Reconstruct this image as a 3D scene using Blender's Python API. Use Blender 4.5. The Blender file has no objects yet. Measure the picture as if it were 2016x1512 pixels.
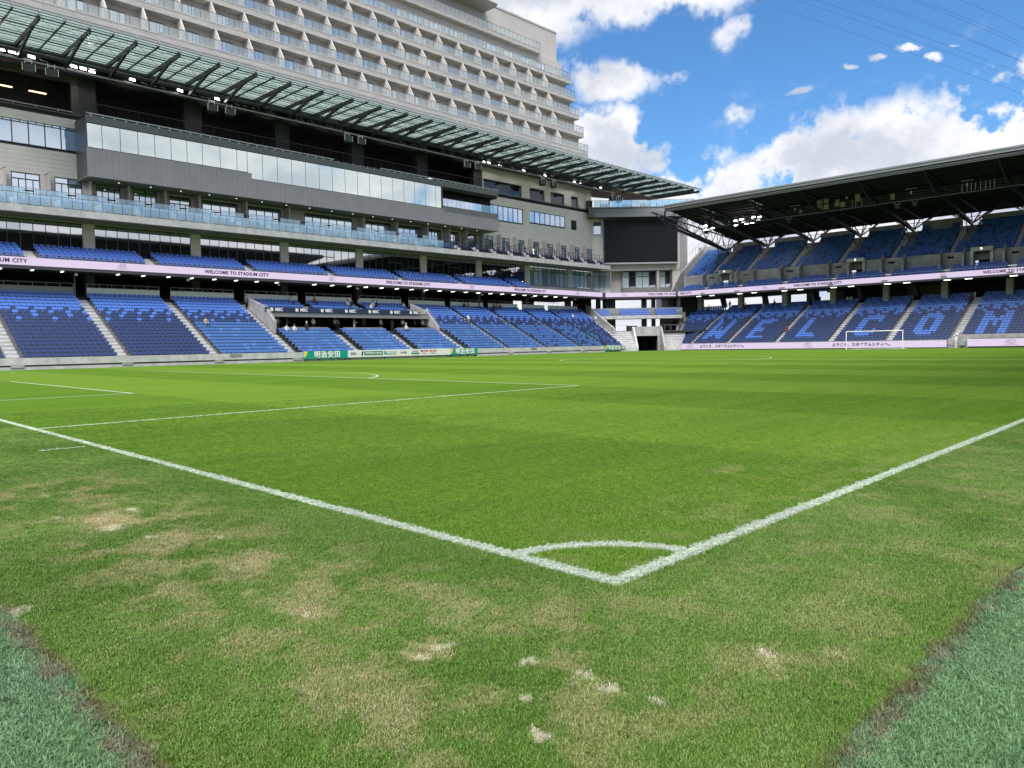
import bpy, bmesh, math, random
import numpy as np
from math import radians as RD, sin, cos, pi, sqrt
from mathutils import Vector, Matrix
random.seed(7); rng = np.random.default_rng(7)
S = bpy.context.scene
COL = S.collection

# ------------------------------------------------------------------ camera
cam_d = bpy.data.cameras.new('camera'); cam = bpy.data.objects.new('camera', cam_d); COL.objects.link(cam)
CAM = Vector((-3.5362, -2.6448, 1.4657))
YAW, PIT, ROL, FPX = 0.78080, -0.05297, -0.01713, 1456.03
F = Vector((cos(YAW)*cos(PIT), sin(YAW)*cos(PIT), sin(PIT)))
R0 = Vector((sin(YAW), -cos(YAW), 0)); U0 = R0.cross(F)
RR = cos(ROL)*R0 + sin(ROL)*U0; UU = -sin(ROL)*R0 + cos(ROL)*U0
cam.matrix_world = Matrix(((RR.x, UU.x, -F.x, CAM.x), (RR.y, UU.y, -F.y, CAM.y), (RR.z, UU.z, -F.z, CAM.z), (0, 0, 0, 1)))
cam_d.sensor_width = 36; cam_d.lens = 36*FPX/2016; cam_d.clip_start = .05; cam_d.clip_end = 6000
S.camera = cam

# ------------------------------------------------------------------ sun, exposure
SUN_EL, SUN_AZ = RD(59), RD(-150)          # azimuth of the sun's place, counted from +X towards +Y
sd = bpy.data.lights.new('sun', 'SUN'); so = bpy.data.objects.new('sun', sd); COL.objects.link(so)
sd.energy = 2.2; sd.angle = RD(55); sd.color = (1, .97, .92)
sv = Vector((cos(SUN_EL)*cos(SUN_AZ), cos(SUN_EL)*sin(SUN_AZ), sin(SUN_EL)))
so.rotation_euler = sv.to_track_quat('Z', 'Y').to_euler(); so.location = (30, 20, 80)
S.view_settings.view_transform = 'Standard'; S.view_settings.look = 'None'
S.view_settings.exposure = 1.5; S.view_settings.gamma = 1; S.view_settings.use_curve_mapping = False
S.cycles.max_bounces = 8; S.cycles.transparent_max_bounces = 24; S.cycles.caustics_reflective = False; S.cycles.caustics_refractive = False

# ------------------------------------------------------------------ world: clear sky with clouds set by direction
W = bpy.data.worlds.new('World'); S.world = W; W.use_nodes = True
nt = W.node_tree; nt.nodes.clear()
class NT:
    """small helper to write node graphs as expressions"""
    def __init__(s, nt): s.nt = nt
    def n(s, t, **k):
        x = s.nt.nodes.new(t)
        for a, b in k.items(): setattr(x, a, b)
        return x
    def lk(s, a, b): s.nt.links.new(a, b)
    def put(s, inp, v):
        if isinstance(v, bpy.types.NodeSocket): s.lk(v, inp)
        elif v is not None: inp.default_value = v
    def m(s, op, a, b=None, c=None, clamp=False):
        x = s.n('ShaderNodeMath', operation=op, use_clamp=clamp)
        s.put(x.inputs[0], a); s.put(x.inputs[1], b); s.put(x.inputs[2], c); return x.outputs[0]
    def v(s, op, a, b=None):
        x = s.n('ShaderNodeVectorMath', operation=op); s.put(x.inputs[0], a)
        if op == 'SCALE': s.put(x.inputs[3], b)
        else: s.put(x.inputs[1], b)
        return x.outputs['Value'] if op in ('LENGTH', 'DOT_PRODUCT') else x.outputs[0]
    def ss(s, x, lo, hi, a=0., b=1.):
        r = s.n('ShaderNodeMapRange', interpolation_type='SMOOTHSTEP')
        s.put(r.inputs[0], x); s.put(r.inputs[1], lo); s.put(r.inputs[2], hi); s.put(r.inputs[3], a); s.put(r.inputs[4], b); return r.outputs[0]
    def noise(s, vec, scale, detail=3., rough=.55, out=0, dist=0.):
        x = s.n('ShaderNodeTexNoise'); s.put(x.inputs['Vector'], vec); s.put(x.inputs['Scale'], scale)
        x.inputs['Detail'].default_value = detail; x.inputs['Roughness'].default_value = rough; x.inputs['Distortion'].default_value = dist
        return x.outputs[out]
    def mix(s, f, a, b, mode='MIX'):
        x = s.n('ShaderNodeMix', data_type='RGBA', blend_type=mode); s.put(x.inputs[0], f)
        for i, q in ((6, a), (7, b)):
            s.put(x.inputs[i], q if isinstance(q, bpy.types.NodeSocket) else (tuple(q)+(1,) if len(q) == 3 else q))
        return x.outputs[2]
    def sep(s, v):
        x = s.n('ShaderNodeSeparateXYZ'); s.put(x.inputs[0], v); return x.outputs
    def com(s, x, y, z=0.):
        c = s.n('ShaderNodeCombineXYZ'); s.put(c.inputs[0], x); s.put(c.inputs[1], y); s.put(c.inputs[2], z); return c.outputs[0]
g = NT(nt)
sky = g.n('ShaderNodeTexSky', sky_type='NISHITA'); sky.sun_disc = False; sky.sun_elevation = SUN_EL; sky.sun_rotation = pi/2-SUN_AZ
sky.air_density = 1.1; sky.dust_density = .25; sky.ozone_density = 2.2
tc = g.n('ShaderNodeTexCoord'); D = tc.outputs['Generated']
dx, dy, dz = g.sep(D)[0:3]
DEG = 57.29578
az = g.m('MULTIPLY', g.m('ARCTAN2', dy, dx), DEG); el = g.m('MULTIPLY', g.m('ARCSINE', dz), DEG)
P0 = g.com(az, el)
n1 = g.v('SUBTRACT', g.noise(P0, .16, 5, .6, out=1), (.5, .5, .5)); n2 = g.v('SUBTRACT', g.noise(P0, .75, 5, .62, out=1), (.5, .5, .5))
PW = g.v('ADD', P0, g.v('ADD', g.v('SCALE', n1, 3.6), g.v('SCALE', n2, .9)))
PS = g.v('ADD', P0, g.v('ADD', g.v('SCALE', n1, 1.5), g.v('SCALE', n2, .9)))
# (azimuth, elevation, half width, half height, tilt, weight, sharp)
BL = [(35, 25.3, 10.5, 3.2, 4, 1.1, 0), (43, 24.5, 7, 4.2, 0, .95, 0), (29.5, 26, 7, 2.4, 0, .95, 0), (28.1, 21.3, 2.3, 1.5, -4, .70, 0), (36.9, 19.1, 4.6, 1.7, 8, .85, 0), (31.6, 18.6, 2.4, .55, 3, .55, 0),
      (37.3, 15.3, 4.3, 2.8, 10, 1.15, 0), (34.2, 14.0, 3.0, 1.3, 8, .9, 0), (40.5, 12.8, 7, 2.8, 0, 1.2, 0),
      (27.5, 16.2, 1.7, .95, 4, .66, 0), (23.5, 17.0, 1.25, .36, -2, .6, 1), (20.2, 18.25, .6, .22, 12, .75, 1), (18.5, 18.55, .9, .28, 14, .75, 1), (16.6, 18.75, 1.0, .3, 16, .8, 1), (15.2, 17.75, .7, .34, 8, .7, 1), (14.0, 18.3, .5, .14, 0, .5, 1),
      (36, 8.5, 14, 5.0, 0, 1.4, 0), (28, 7.5, 10, 6.8, -4, 1.5, 0), (22, 8., 9, 7.6, -7, 1.6, 0), (16, 7., 9, 8.6, -10, 1.6, 0), (9, 8.5, 9, 8.8, -14, 1.7, 0), (0, 9, 9, 9, 0, 1.2, 0)]
den = None
for (a, e, ra, re, tl, w, sh) in BL:
    mp = g.n('ShaderNodeMapping', vector_type='TEXTURE'); g.put(mp.inputs[0], PS if sh else PW)
    mp.inputs['Location'].default_value = (a, e, 0); mp.inputs['Rotation'].default_value = (0, 0, RD(tl)); mp.inputs['Scale'].default_value = (ra*1.45, re*1.45, 1)
    b = g.ss(g.v('LENGTH', mp.outputs[0]), 1., .2, 0., w)
    den = b if den is None else g.m('MAXIMUM', den, b)
# away from the framed part of the sky the cloud field simply goes on
inframe = g.m('MULTIPLY', g.m('MULTIPLY', g.ss(az, -2, 6), g.ss(az, 50, 44)), g.ss(el, 32, 26))
gen = g.ss(g.noise(D, 2.6, 6, .58, dist=.3), .41, .57, 0., 1.)
den = g.m('ADD', den, g.m('MULTIPLY', gen, g.m('SUBTRACT', 1., inframe)))
den = g.m('MAXIMUM', den, g.ss(el, 10.5, 7.))
fr = g.noise(P0, .42, 7, .52)
wisp = g.m('MULTIPLY', g.ss(g.noise(g.com(g.m('MULTIPLY', az, .6), el), .33, 6, .6), .56, .85), .25)
cov = g.m('ADD', g.m('SUBTRACT', g.m('MULTIPLY', den, 1.45), .36), g.m('MULTIPLY', g.m('SUBTRACT', fr, .5), .55))
mask = g.m('ADD', g.ss(cov, .0, .85), wisp, clamp=True)
shade = g.ss(g.m('ADD', g.noise(g.v('ADD', g.v('MULTIPLY', P0, (1, 1.7, 1)), g.v('SCALE', n2, 3.)), .11, 4, .5), g.m('MULTIPLY', cov, -.07)), .28, .56)
ccol = g.mix(shade, (.60, .65, .74), (1.0, 1.0, 1.02))
skc = g.mix(1., sky.outputs[0], (.52, .88, 1.18), 'MULTIPLY')
SKY_K, CLOUD_K = .050, .385
skl = g.v('SCALE', skc, SKY_K); cl = g.v('SCALE', ccol, CLOUD_K)
fin = g.mix(mask, skl, cl)
bg = g.n('ShaderNodeBackground'); g.put(bg.inputs[0], fin); bg.inputs[1].default_value = 1.0
wo = g.n('ShaderNodeOutputWorld'); g.lk(bg.outputs[0], wo.inputs[0])

# ------------------------------------------------------------------ materials
MATS = {}
def mat(name, col, rough=.7, var=0., scale=3., metal=0., spec=.5, alpha=1., emit=0., bump=0., bscale=20., col2=None, stretch=None, coat=0.):
    if name in MATS: return MATS[name]
    m = bpy.data.materials.new(name); m.use_nodes = True; t = m.node_tree; b = t.nodes['Principled BSDF']; h = NT(t)
    c4 = tuple(col)+(1,)
    b.inputs['Base Color'].default_value = c4; b.inputs['Roughness'].default_value = rough; b.inputs['Metallic'].default_value = metal
    b.inputs['Specular IOR Level'].default_value = spec; b.inputs['Alpha'].default_value = alpha
    if coat: b.inputs['Coat Weight'].default_value = coat
    pos = None
    if var or col2 or bump:
        geo = h.n('ShaderNodeNewGeometry'); pos = geo.outputs['Position']
        if stretch: pos = h.v('MULTIPLY', pos, stretch)
    if var or col2:
        nz = h.noise(pos, scale, 6, .6); f = h.ss(nz, .3, .7)
        a = tuple(c*(1-var) for c in col); bb = col2 if col2 else tuple(min(1, c*(1+var)) for c in col)
        h.lk(h.mix(f, a, bb), b.inputs['Base Color'])
    if bump:
        bp = h.n('ShaderNodeBump'); bp.inputs['Strength'].default_value = bump; bp.inputs['Distance'].default_value = .02
        h.lk(h.noise(pos, bscale, 4, .6), bp.inputs['Height']); h.lk(bp.outputs[0], b.inputs['Normal'])
    if emit:
        b.inputs['Emission Color'].default_value = c4; b.inputs['Emission Strength'].default_value = emit; b.inputs['Base Color'].default_value = (.04, .04, .04, 1)
    MATS[name] = m; return m
def glass(name, tint, refl, base, rough=.03, wob=0., trans=0., spread=0., lucent=False):
    """window glass: mirror part over a dark or curtained base, optionally see-through"""
    if name in MATS: return MATS[name]
    m = bpy.data.materials.new(name); m.use_nodes = True; t = m.node_tree; t.nodes.clear(); h = NT(t)
    gl = h.n('ShaderNodeBsdfGlossy'); gl.inputs['Color'].default_value = tuple(tint)+(1,); gl.inputs['Roughness'].default_value = rough
    df = h.n('ShaderNodeBsdfTranslucent' if lucent else 'ShaderNodeBsdfDiffuse'); df.inputs['Color'].default_value = tuple(base)+(1,)
    geo = h.n('ShaderNodeNewGeometry')
    if spread:
        oi = h.n('ShaderNodeObjectInfo')
        h.lk(h.mix(h.ss(oi.outputs['Random'], .3, .7), tuple(c*(1-spread) for c in base), tuple(min(1, c*(1+spread)) for c in base)), df.inputs['Color'])
    if wob:
        bp = h.n('ShaderNodeBump'); bp.inputs['Strength'].default_value = wob; bp.inputs['Distance'].default_value = .02
        h.lk(h.noise(geo.outputs['Position'], .7, 2, .5), bp.inputs['Height']); h.lk(bp.outputs[0], gl.inputs['Normal'])
    under = df.outputs[0]
    if trans:
        tr = h.n('ShaderNodeBsdfTransparent'); tr.inputs['Color'].default_value = tuple(tint)+(1,)
        mx = h.n('ShaderNodeMixShader'); mx.inputs[0].default_value = trans; h.lk(df.outputs[0], mx.inputs[1]); h.lk(tr.outputs[0], mx.inputs[2]); under = mx.outputs[0]
    dn = h.m('ABSOLUTE', h.v('DOT_PRODUCT', geo.outputs['Incoming'], geo.outputs['Normal']))
    sch = h.m('POWER', h.m('SUBTRACT', 1., dn, clamp=True), 5.)
    k = h.m('MULTIPLY', h.m('ADD', refl+.04*(1-refl), h.m('MULTIPLY', sch, .96*(1-refl)), clamp=True), h.m('SUBTRACT', 1., geo.outputs['Backfacing']))
    mx = h.n('ShaderNodeMixShader'); h.put(mx.inputs[0], k); h.lk(under, mx.inputs[1]); h.lk(gl.outputs[0], mx.inputs[2])
    o = h.n('ShaderNodeOutputMaterial'); h.lk(mx.outputs[0], o.inputs[0]); MATS[name] = m; return m

CONC = mat('light concrete', (.52, .505, .515), .85, .16, 1.3, bump=.15, bscale=30)
CONC2 = mat('weathered and shade concrete', (.36, .35, .355), .9, .22, .9, bump=.2, bscale=25)  # also coloured onto stair half-steps as the shade between them
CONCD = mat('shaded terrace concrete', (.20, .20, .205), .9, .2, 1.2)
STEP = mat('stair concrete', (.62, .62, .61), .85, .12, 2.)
BEIGE = mat('beige wall cladding', (.66, .60, .575), .75, .05, .5)
HOTW = mat('hotel wall paint', (.535, .505, .475), .8, .05, .4)
HOTS = mat('hotel slab concrete', (.50, .48, .455), .85, .14, .8, stretch=(1, 1, 5))
GREY = mat('grey metal cladding', (.29, .275, .295), .45, .06, .6, metal=.2)
GREYD = mat('dark grey metal cladding', (.105, .10, .112), .45, .08, .8, metal=.3)
SOFF = mat('green grey soffit', (.19, .19, .185), .6, .1, 1.)
BLACK = mat('black painted steel', (.012, .013, .015), .4)
ROOFB = mat('matt black roof steel', (.012, .013, .015), .85, spec=.15)
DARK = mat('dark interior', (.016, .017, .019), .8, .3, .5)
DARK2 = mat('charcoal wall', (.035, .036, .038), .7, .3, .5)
STEEL = mat('galvanised steel', (.42, .43, .44), .4, .1, 3., metal=.6)
WHITEP = mat('white paint', (.78, .78, .77), .5)
FRAME = mat('dark window frame', (.02, .024, .032), .35)
LINEW = mat('white line paint', (.38, .46, .32), .9, .30, 60.)
WOOD = mat('tan timber soffit', (.24, .15, .075), .6, .2, 2., stretch=(8, 1, 1))
SEAT = [mat('seat plastic navy', (.030, .056, .165), .38, .12, 40), mat('seat plastic blue', (.085, .215, .70), .38, .08, 40),
        mat('seat plastic steel blue', (.066, .165, .45), .38, .14, 8), mat('seat plastic royal blue', (.048, .140, .54), .38, .08, 40),
        mat('seat plastic teal blue', (.032, .155, .44), .4, .25, 6), mat('seat plastic pale blue', (.090, .225, .56), .38, .1, 30)]
SEATLEG = mat('seat bracket', (.05, .055, .06), .5)
G_BOX = glass('mirror glazing', (.90, .97, .93), .80, (.18, .2, .19), .02, .012)
G_WIN = glass('sky reflecting window', (.80, .90, 1.), .62, (.16, .26, .42), .02, .02, spread=.3)
G_DARK = glass('dark tinted glazing', (.92, .97, 1.), .60, (.006, .007, .009), .02, .03)
G_ROOM = glass('curtained window', (.85, .95, 1.), .30, (.42, .50, .54), .05, .03, spread=.35)
G_BAL = glass('balcony glass', (.78, .90, .98), .14, (.40, .62, .78), .05, 0, trans=.72)
G_BAL2 = glass('frosted balustrade glass', (.86, .90, .90), .08, (.75, .78, .78), .03, 0, trans=.80)
G_ROOF = glass('fritted roof glass', (.86, .96, .93), .02, (.36, .43, .41), .2, 0, trans=.50, lucent=True)
PINK = mat('pink led display', (.80, .67, .89), .5, emit=.32)
NAVYB = mat('navy banner', (.018, .028, .075), .6)
GREENB = mat('green advertising board', (.0, .30, .235), .55)
TXTD = mat('dark purple lettering', (.05, .02, .09), .6)
LAMP = mat('lamp tube', (1, .97, .88), .5, emit=2.2)
FLOOD = mat('floodlight face', (1, .97, .92), .5, emit=12.)
CATL = mat('pale catwalk rail', (.33, .33, .31), .5, metal=.3)

# ------------------------------------------------------------------ mesh helpers
def MAINT(a, b, z): return (a, b, z)                    # along x, into y
def ENDT(a, b, z): return (b, a, z)                     # along y, into x
Q2 = 1/sqrt(2)
def DIAT(u, w, z):                                      # corner frame: u across, w away from the pitch
    k = 180+w*sqrt(2); d = 34+u*sqrt(2)
    return ((k+d)/2, (k-d)/2, z)
class MB:
    def __init__(s, T=MAINT): s.v = []; s.f = []; s.m = []; s.T = T
    def hexa(s, P, mi=0):
        i = len(s.v); s.v += [s.T(*p) for p in P]
        for q in ((0, 3, 2, 1), (4, 5, 6, 7), (0, 1, 5, 4), (1, 2, 6, 5), (2, 3, 7, 6), (3, 0, 4, 7)): s.f.append(tuple(i+j for j in q)); s.m.append(mi)
    def box(s, a0, a1, b0, b1, z0, z1, mi=0):
        s.hexa([(a0, b0, z0), (a1, b0, z0), (a1, b1, z0), (a0, b1, z0), (a0, b0, z1), (a1, b0, z1), (a1, b1, z1), (a0, b1, z1)], mi)
    def beam(s, p, q, w, h, mi=0):
        p = Vector(s.T(*p)); q = Vector(s.T(*q)); d = (q-p).normalized()
        sd_ = d.cross(Vector((0, 0, 1)))
        if sd_.length < 1e-4: sd_ = Vector((1, 0, 0))
        sd_.normalize(); up = sd_.cross(d).normalized(); sd_ = sd_*w/2; up = up*h/2
        T = s.T; s.T = MAINT
        s.hexa([tuple(x) for x in (p-sd_-up, p+sd_-up, q+sd_-up, q-sd_-up, p-sd_+up, p+sd_+up, q+sd_+up, q-sd_+up)], mi); s.T = T
    def prism(s, pts, a0, a1, mi=0):
        """pts: polygon in (b,z), swept along a"""
        n = len(pts); i = len(s.v)
        s.v += [s.T(a0, b, z) for b, z in pts]+[s.T(a1, b, z) for b, z in pts]
        s.f.append(tuple(range(i, i+n))); s.f.append(tuple(range(i+2*n-1, i+n-1, -1))); s.m += [mi, mi]
        for k in range(n): s.f.append((i+k, i+(k+1) % n, i+n+(k+1) % n, i+n+k)); s.m.append(mi)
    def slab(s, pts, z0, z1, mi=0):
        """pts: polygon in (a,b), extruded in z"""
        n = len(pts); i = len(s.v)
        s.v += [s.T(a, b, z0) for a, b in pts]+[s.T(a, b, z1) for a, b in pts]
        s.f.append(tuple(range(i, i+n))); s.f.append(tuple(range(i+2*n-1, i+n-1, -1))); s.m += [mi, mi]
        for k in range(n): s.f.append((i+k, i+(k+1) % n, i+n+(k+1) % n, i+n+k)); s.m.append(mi)
    def plate(s, pts, th, mi=0):
        """pts: polygon in (a,z) on b=0, thickness th into b"""
        n = len(pts); i = len(s.v)
        s.v += [s.T(a, 0, z) for a, z in pts]+[s.T(a, th, z) for a, z in pts]
        s.f.append(tuple(range(i, i+n))); s.f.append(tuple(range(i+2*n-1, i+n-1, -1))); s.m += [mi, mi]
        for k in range(n): s.f.append((i+k, i+(k+1) % n, i+n+(k+1) % n, i+n+k)); s.m.append(mi)
    def cyl(s, p, q, r, n=8, mi=0, r2=None):
        p = Vector(s.T(*p)); q = Vector(s.T(*q)); d = (q-p).normalized(); a = d.cross(Vector((0, 0, 1)))
        if a.length < 1e-4: a = Vector((1, 0, 0))
        a.normalize(); b = a.cross(d); i = len(s.v); r2 = r if r2 is None else r2
        for c, rr in ((p, r), (q, r2)):
            for k in range(n): t = 2*pi*k/n; s.v.append(tuple(c+a*cos(t)*rr+b*sin(t)*rr))
        s.f.append(tuple(range(i, i+n))); s.f.append(tuple(range(i+2*n-1, i+n-1, -1))); s.m += [mi, mi]
        for k in range(n): s.f.append((i+k, i+(k+1) % n, i+n+(k+1) % n, i+n+k)); s.m.append(mi)
    def mesh(s, name, mats, fix=True):
        me = bpy.data.meshes.new(name); me.from_pydata(s.v, [], s.f)
        for m in (mats if isinstance(mats, (list, tuple)) else [mats]): me.materials.append(m)
        me.polygons.foreach_set('material_index', s.m); me.update()
        if fix:
            bm = bmesh.new(); bm.from_mesh(me); bmesh.ops.recalc_face_normals(bm, faces=bm.faces); bm.to_mesh(me); bm.free()
        return me
OFF = {}
def props(o, label=None, cat=None, group=None, kind=None):
    if label: o['label'] = label
    if cat: o['category'] = cat
    if group: o['group'] = group
    if kind: o['kind'] = kind
    return o
def thing(name, label, cat, loc=(0, 0, 0), rz=0., group=None):
    o = bpy.data.objects.new(name, None); COL.objects.link(o); o.location = loc; o.rotation_euler = (0, 0, rz); o.empty_display_size = .2
    OFF[o.name] = Vector(loc); return props(o, label, cat, group)
def put(name, me, parent=None, loc=(0, 0, 0), rz=0., sc=None, local=False, **k):
    o = bpy.data.objects.new(name, me); COL.objects.link(o); l = Vector(loc)
    OFF[o.name] = l
    if parent is not None:
        o.parent = parent
        if not local: l = l-OFF.get(parent.name, Vector())
    o.location = l
    if rz: o.rotation_euler = (0, 0, rz)
    if sc: o.scale = sc
    return props(o, **k)
def part(name, mb, mats, parent=None, **k): return put(name, mb.mesh(name, mats), parent, **k)
def fastmesh(name, V, faces, mi, mats):
    me = bpy.data.meshes.new(name)
    tot = np.array([len(f) for f in faces] if not isinstance(faces, tuple) else faces[1], np.int32)
    idx = np.concatenate([np.asarray(f) for f in faces]) if not isinstance(faces, tuple) else faces[0]
    me.vertices.add(len(V)); me.vertices.foreach_set('co', np.asarray(V, np.float32).ravel())
    me.loops.add(len(idx)); me.loops.foreach_set('vertex_index', idx.astype(np.int32))
    me.polygons.add(len(tot)); st = np.concatenate([[0], np.cumsum(tot)[:-1]]).astype(np.int32)
    me.polygons.foreach_set('loop_start', st); me.polygons.foreach_set('loop_total', tot); me.polygons.foreach_set('material_index', np.asarray(mi, np.int32))
    for m in mats: me.materials.append(m)
    me.update(calc_edges=True); me.shade_flat(); return me
def cam_px(p, size=1.):
    d = Vector(p)-CAM; z = d.dot(F)
    if z < .5: return 0.
    u, v = d.dot(RR)/z, d.dot(UU)/z
    if abs(u) > .72 or abs(v) > .55: return 0.
    return size/z
class Pieces:
    """alike pieces: the ones that show largest become objects sharing a mesh, the rest one joined part"""
    def __init__(s, name, parent, limit=300, rest_label=None): s.name, s.parent, s.limit, s.it = name, parent, limit, []; s.rl = rest_label
    def add(s, me, loc, sc=(1, 1, 1), rz=0., size=None, **k):
        s.it.append((cam_px(loc, size or max(sc)), me, Vector(loc), sc, rz, k))
    def done(s, top=False, **rk):
        s.it.sort(key=lambda q: -q[0]); big = [q for q in s.it[:s.limit]]; rest = s.it[s.limit:]
        for q in big: put(s.name, q[1], s.parent, q[2], q[4], q[3], **q[5])
        if rest:
            mats = []; V = []; IDX = []; TOT = []; MI = []; off = 0; cache = {}
            for q in rest:
                me = q[1]
                if me.name not in cache:
                    co = np.empty(len(me.vertices)*3, np.float32); me.vertices.foreach_get('co', co)
                    li = np.empty(len(me.loops), np.int32); me.loops.foreach_get('vertex_index', li)
                    lt = np.empty(len(me.polygons), np.int32); me.polygons.foreach_get('loop_total', lt)
                    mi = np.empty(len(me.polygons), np.int32); me.polygons.foreach_get('material_index', mi)
                    for m in me.materials:
                        if m not in mats: mats.append(m)
                    mi = np.array([mats.index(me.materials[i]) for i in mi], np.int32)
                    cache[me.name] = (co.reshape(-1, 3), li, lt, mi)
                co, li, lt, mi = cache[me.name]; c, sn = cos(q[4]), sin(q[4]); p = co*np.array(q[3])
                V.append(np.stack([p[:, 0]*c-p[:, 1]*sn, p[:, 0]*sn+p[:, 1]*c, p[:, 2]], 1)+np.array(q[2])); IDX.append(li+off); TOT.append(lt); MI.append(mi); off += len(co)
            me = fastmesh(s.name, np.concatenate(V), (np.concatenate(IDX), np.concatenate(TOT)), np.concatenate(MI), mats)
            rk.setdefault('kind', 'stuff'); put(s.name, me, s.parent, (0, 0, 0), **rk)
UB = {}
def ubox(m, base='z0'):
    """unit box mesh (centre origin) in one material"""
    if m.name not in UB:
        b = MB(); b.box(-.5, .5, -.5, .5, -.5, .5); UB[m.name] = b.mesh('box_'+m.name.replace(' ', '_'), m)
    return UB[m.name]
def text_mesh(body, size, m, ext=.01, bold=.0, align='CENTER', shear=0., space=1.):
    c = bpy.data.curves.new('lettering', 'FONT'); c.body = body; c.size = size; c.extrude = ext; c.offset = bold; c.align_x = align; c.align_y = 'CENTER'; c.space_character = space
    c.resolution_u = 2
    o = bpy.data.objects.new('tmp', c); COL.objects.link(o)
    dg = bpy.context.evaluated_depsgraph_get(); me = bpy.data.meshes.new_from_object(o.evaluated_get(dg)); bpy.data.objects.remove(o); bpy.data.curves.remove(c)
    me.materials.clear(); me.materials.append(m)
    for p in me.polygons: p.material_index = 0
    return me
def upright(me, ang):
    """turn flat text (xy) to stand upright facing the given yaw; ang=0 faces -y"""
    M = Matrix.Rotation(ang, 4, 'Z') @ Matrix.Rotation(pi/2, 4, 'X'); me.transform(M); return me
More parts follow.
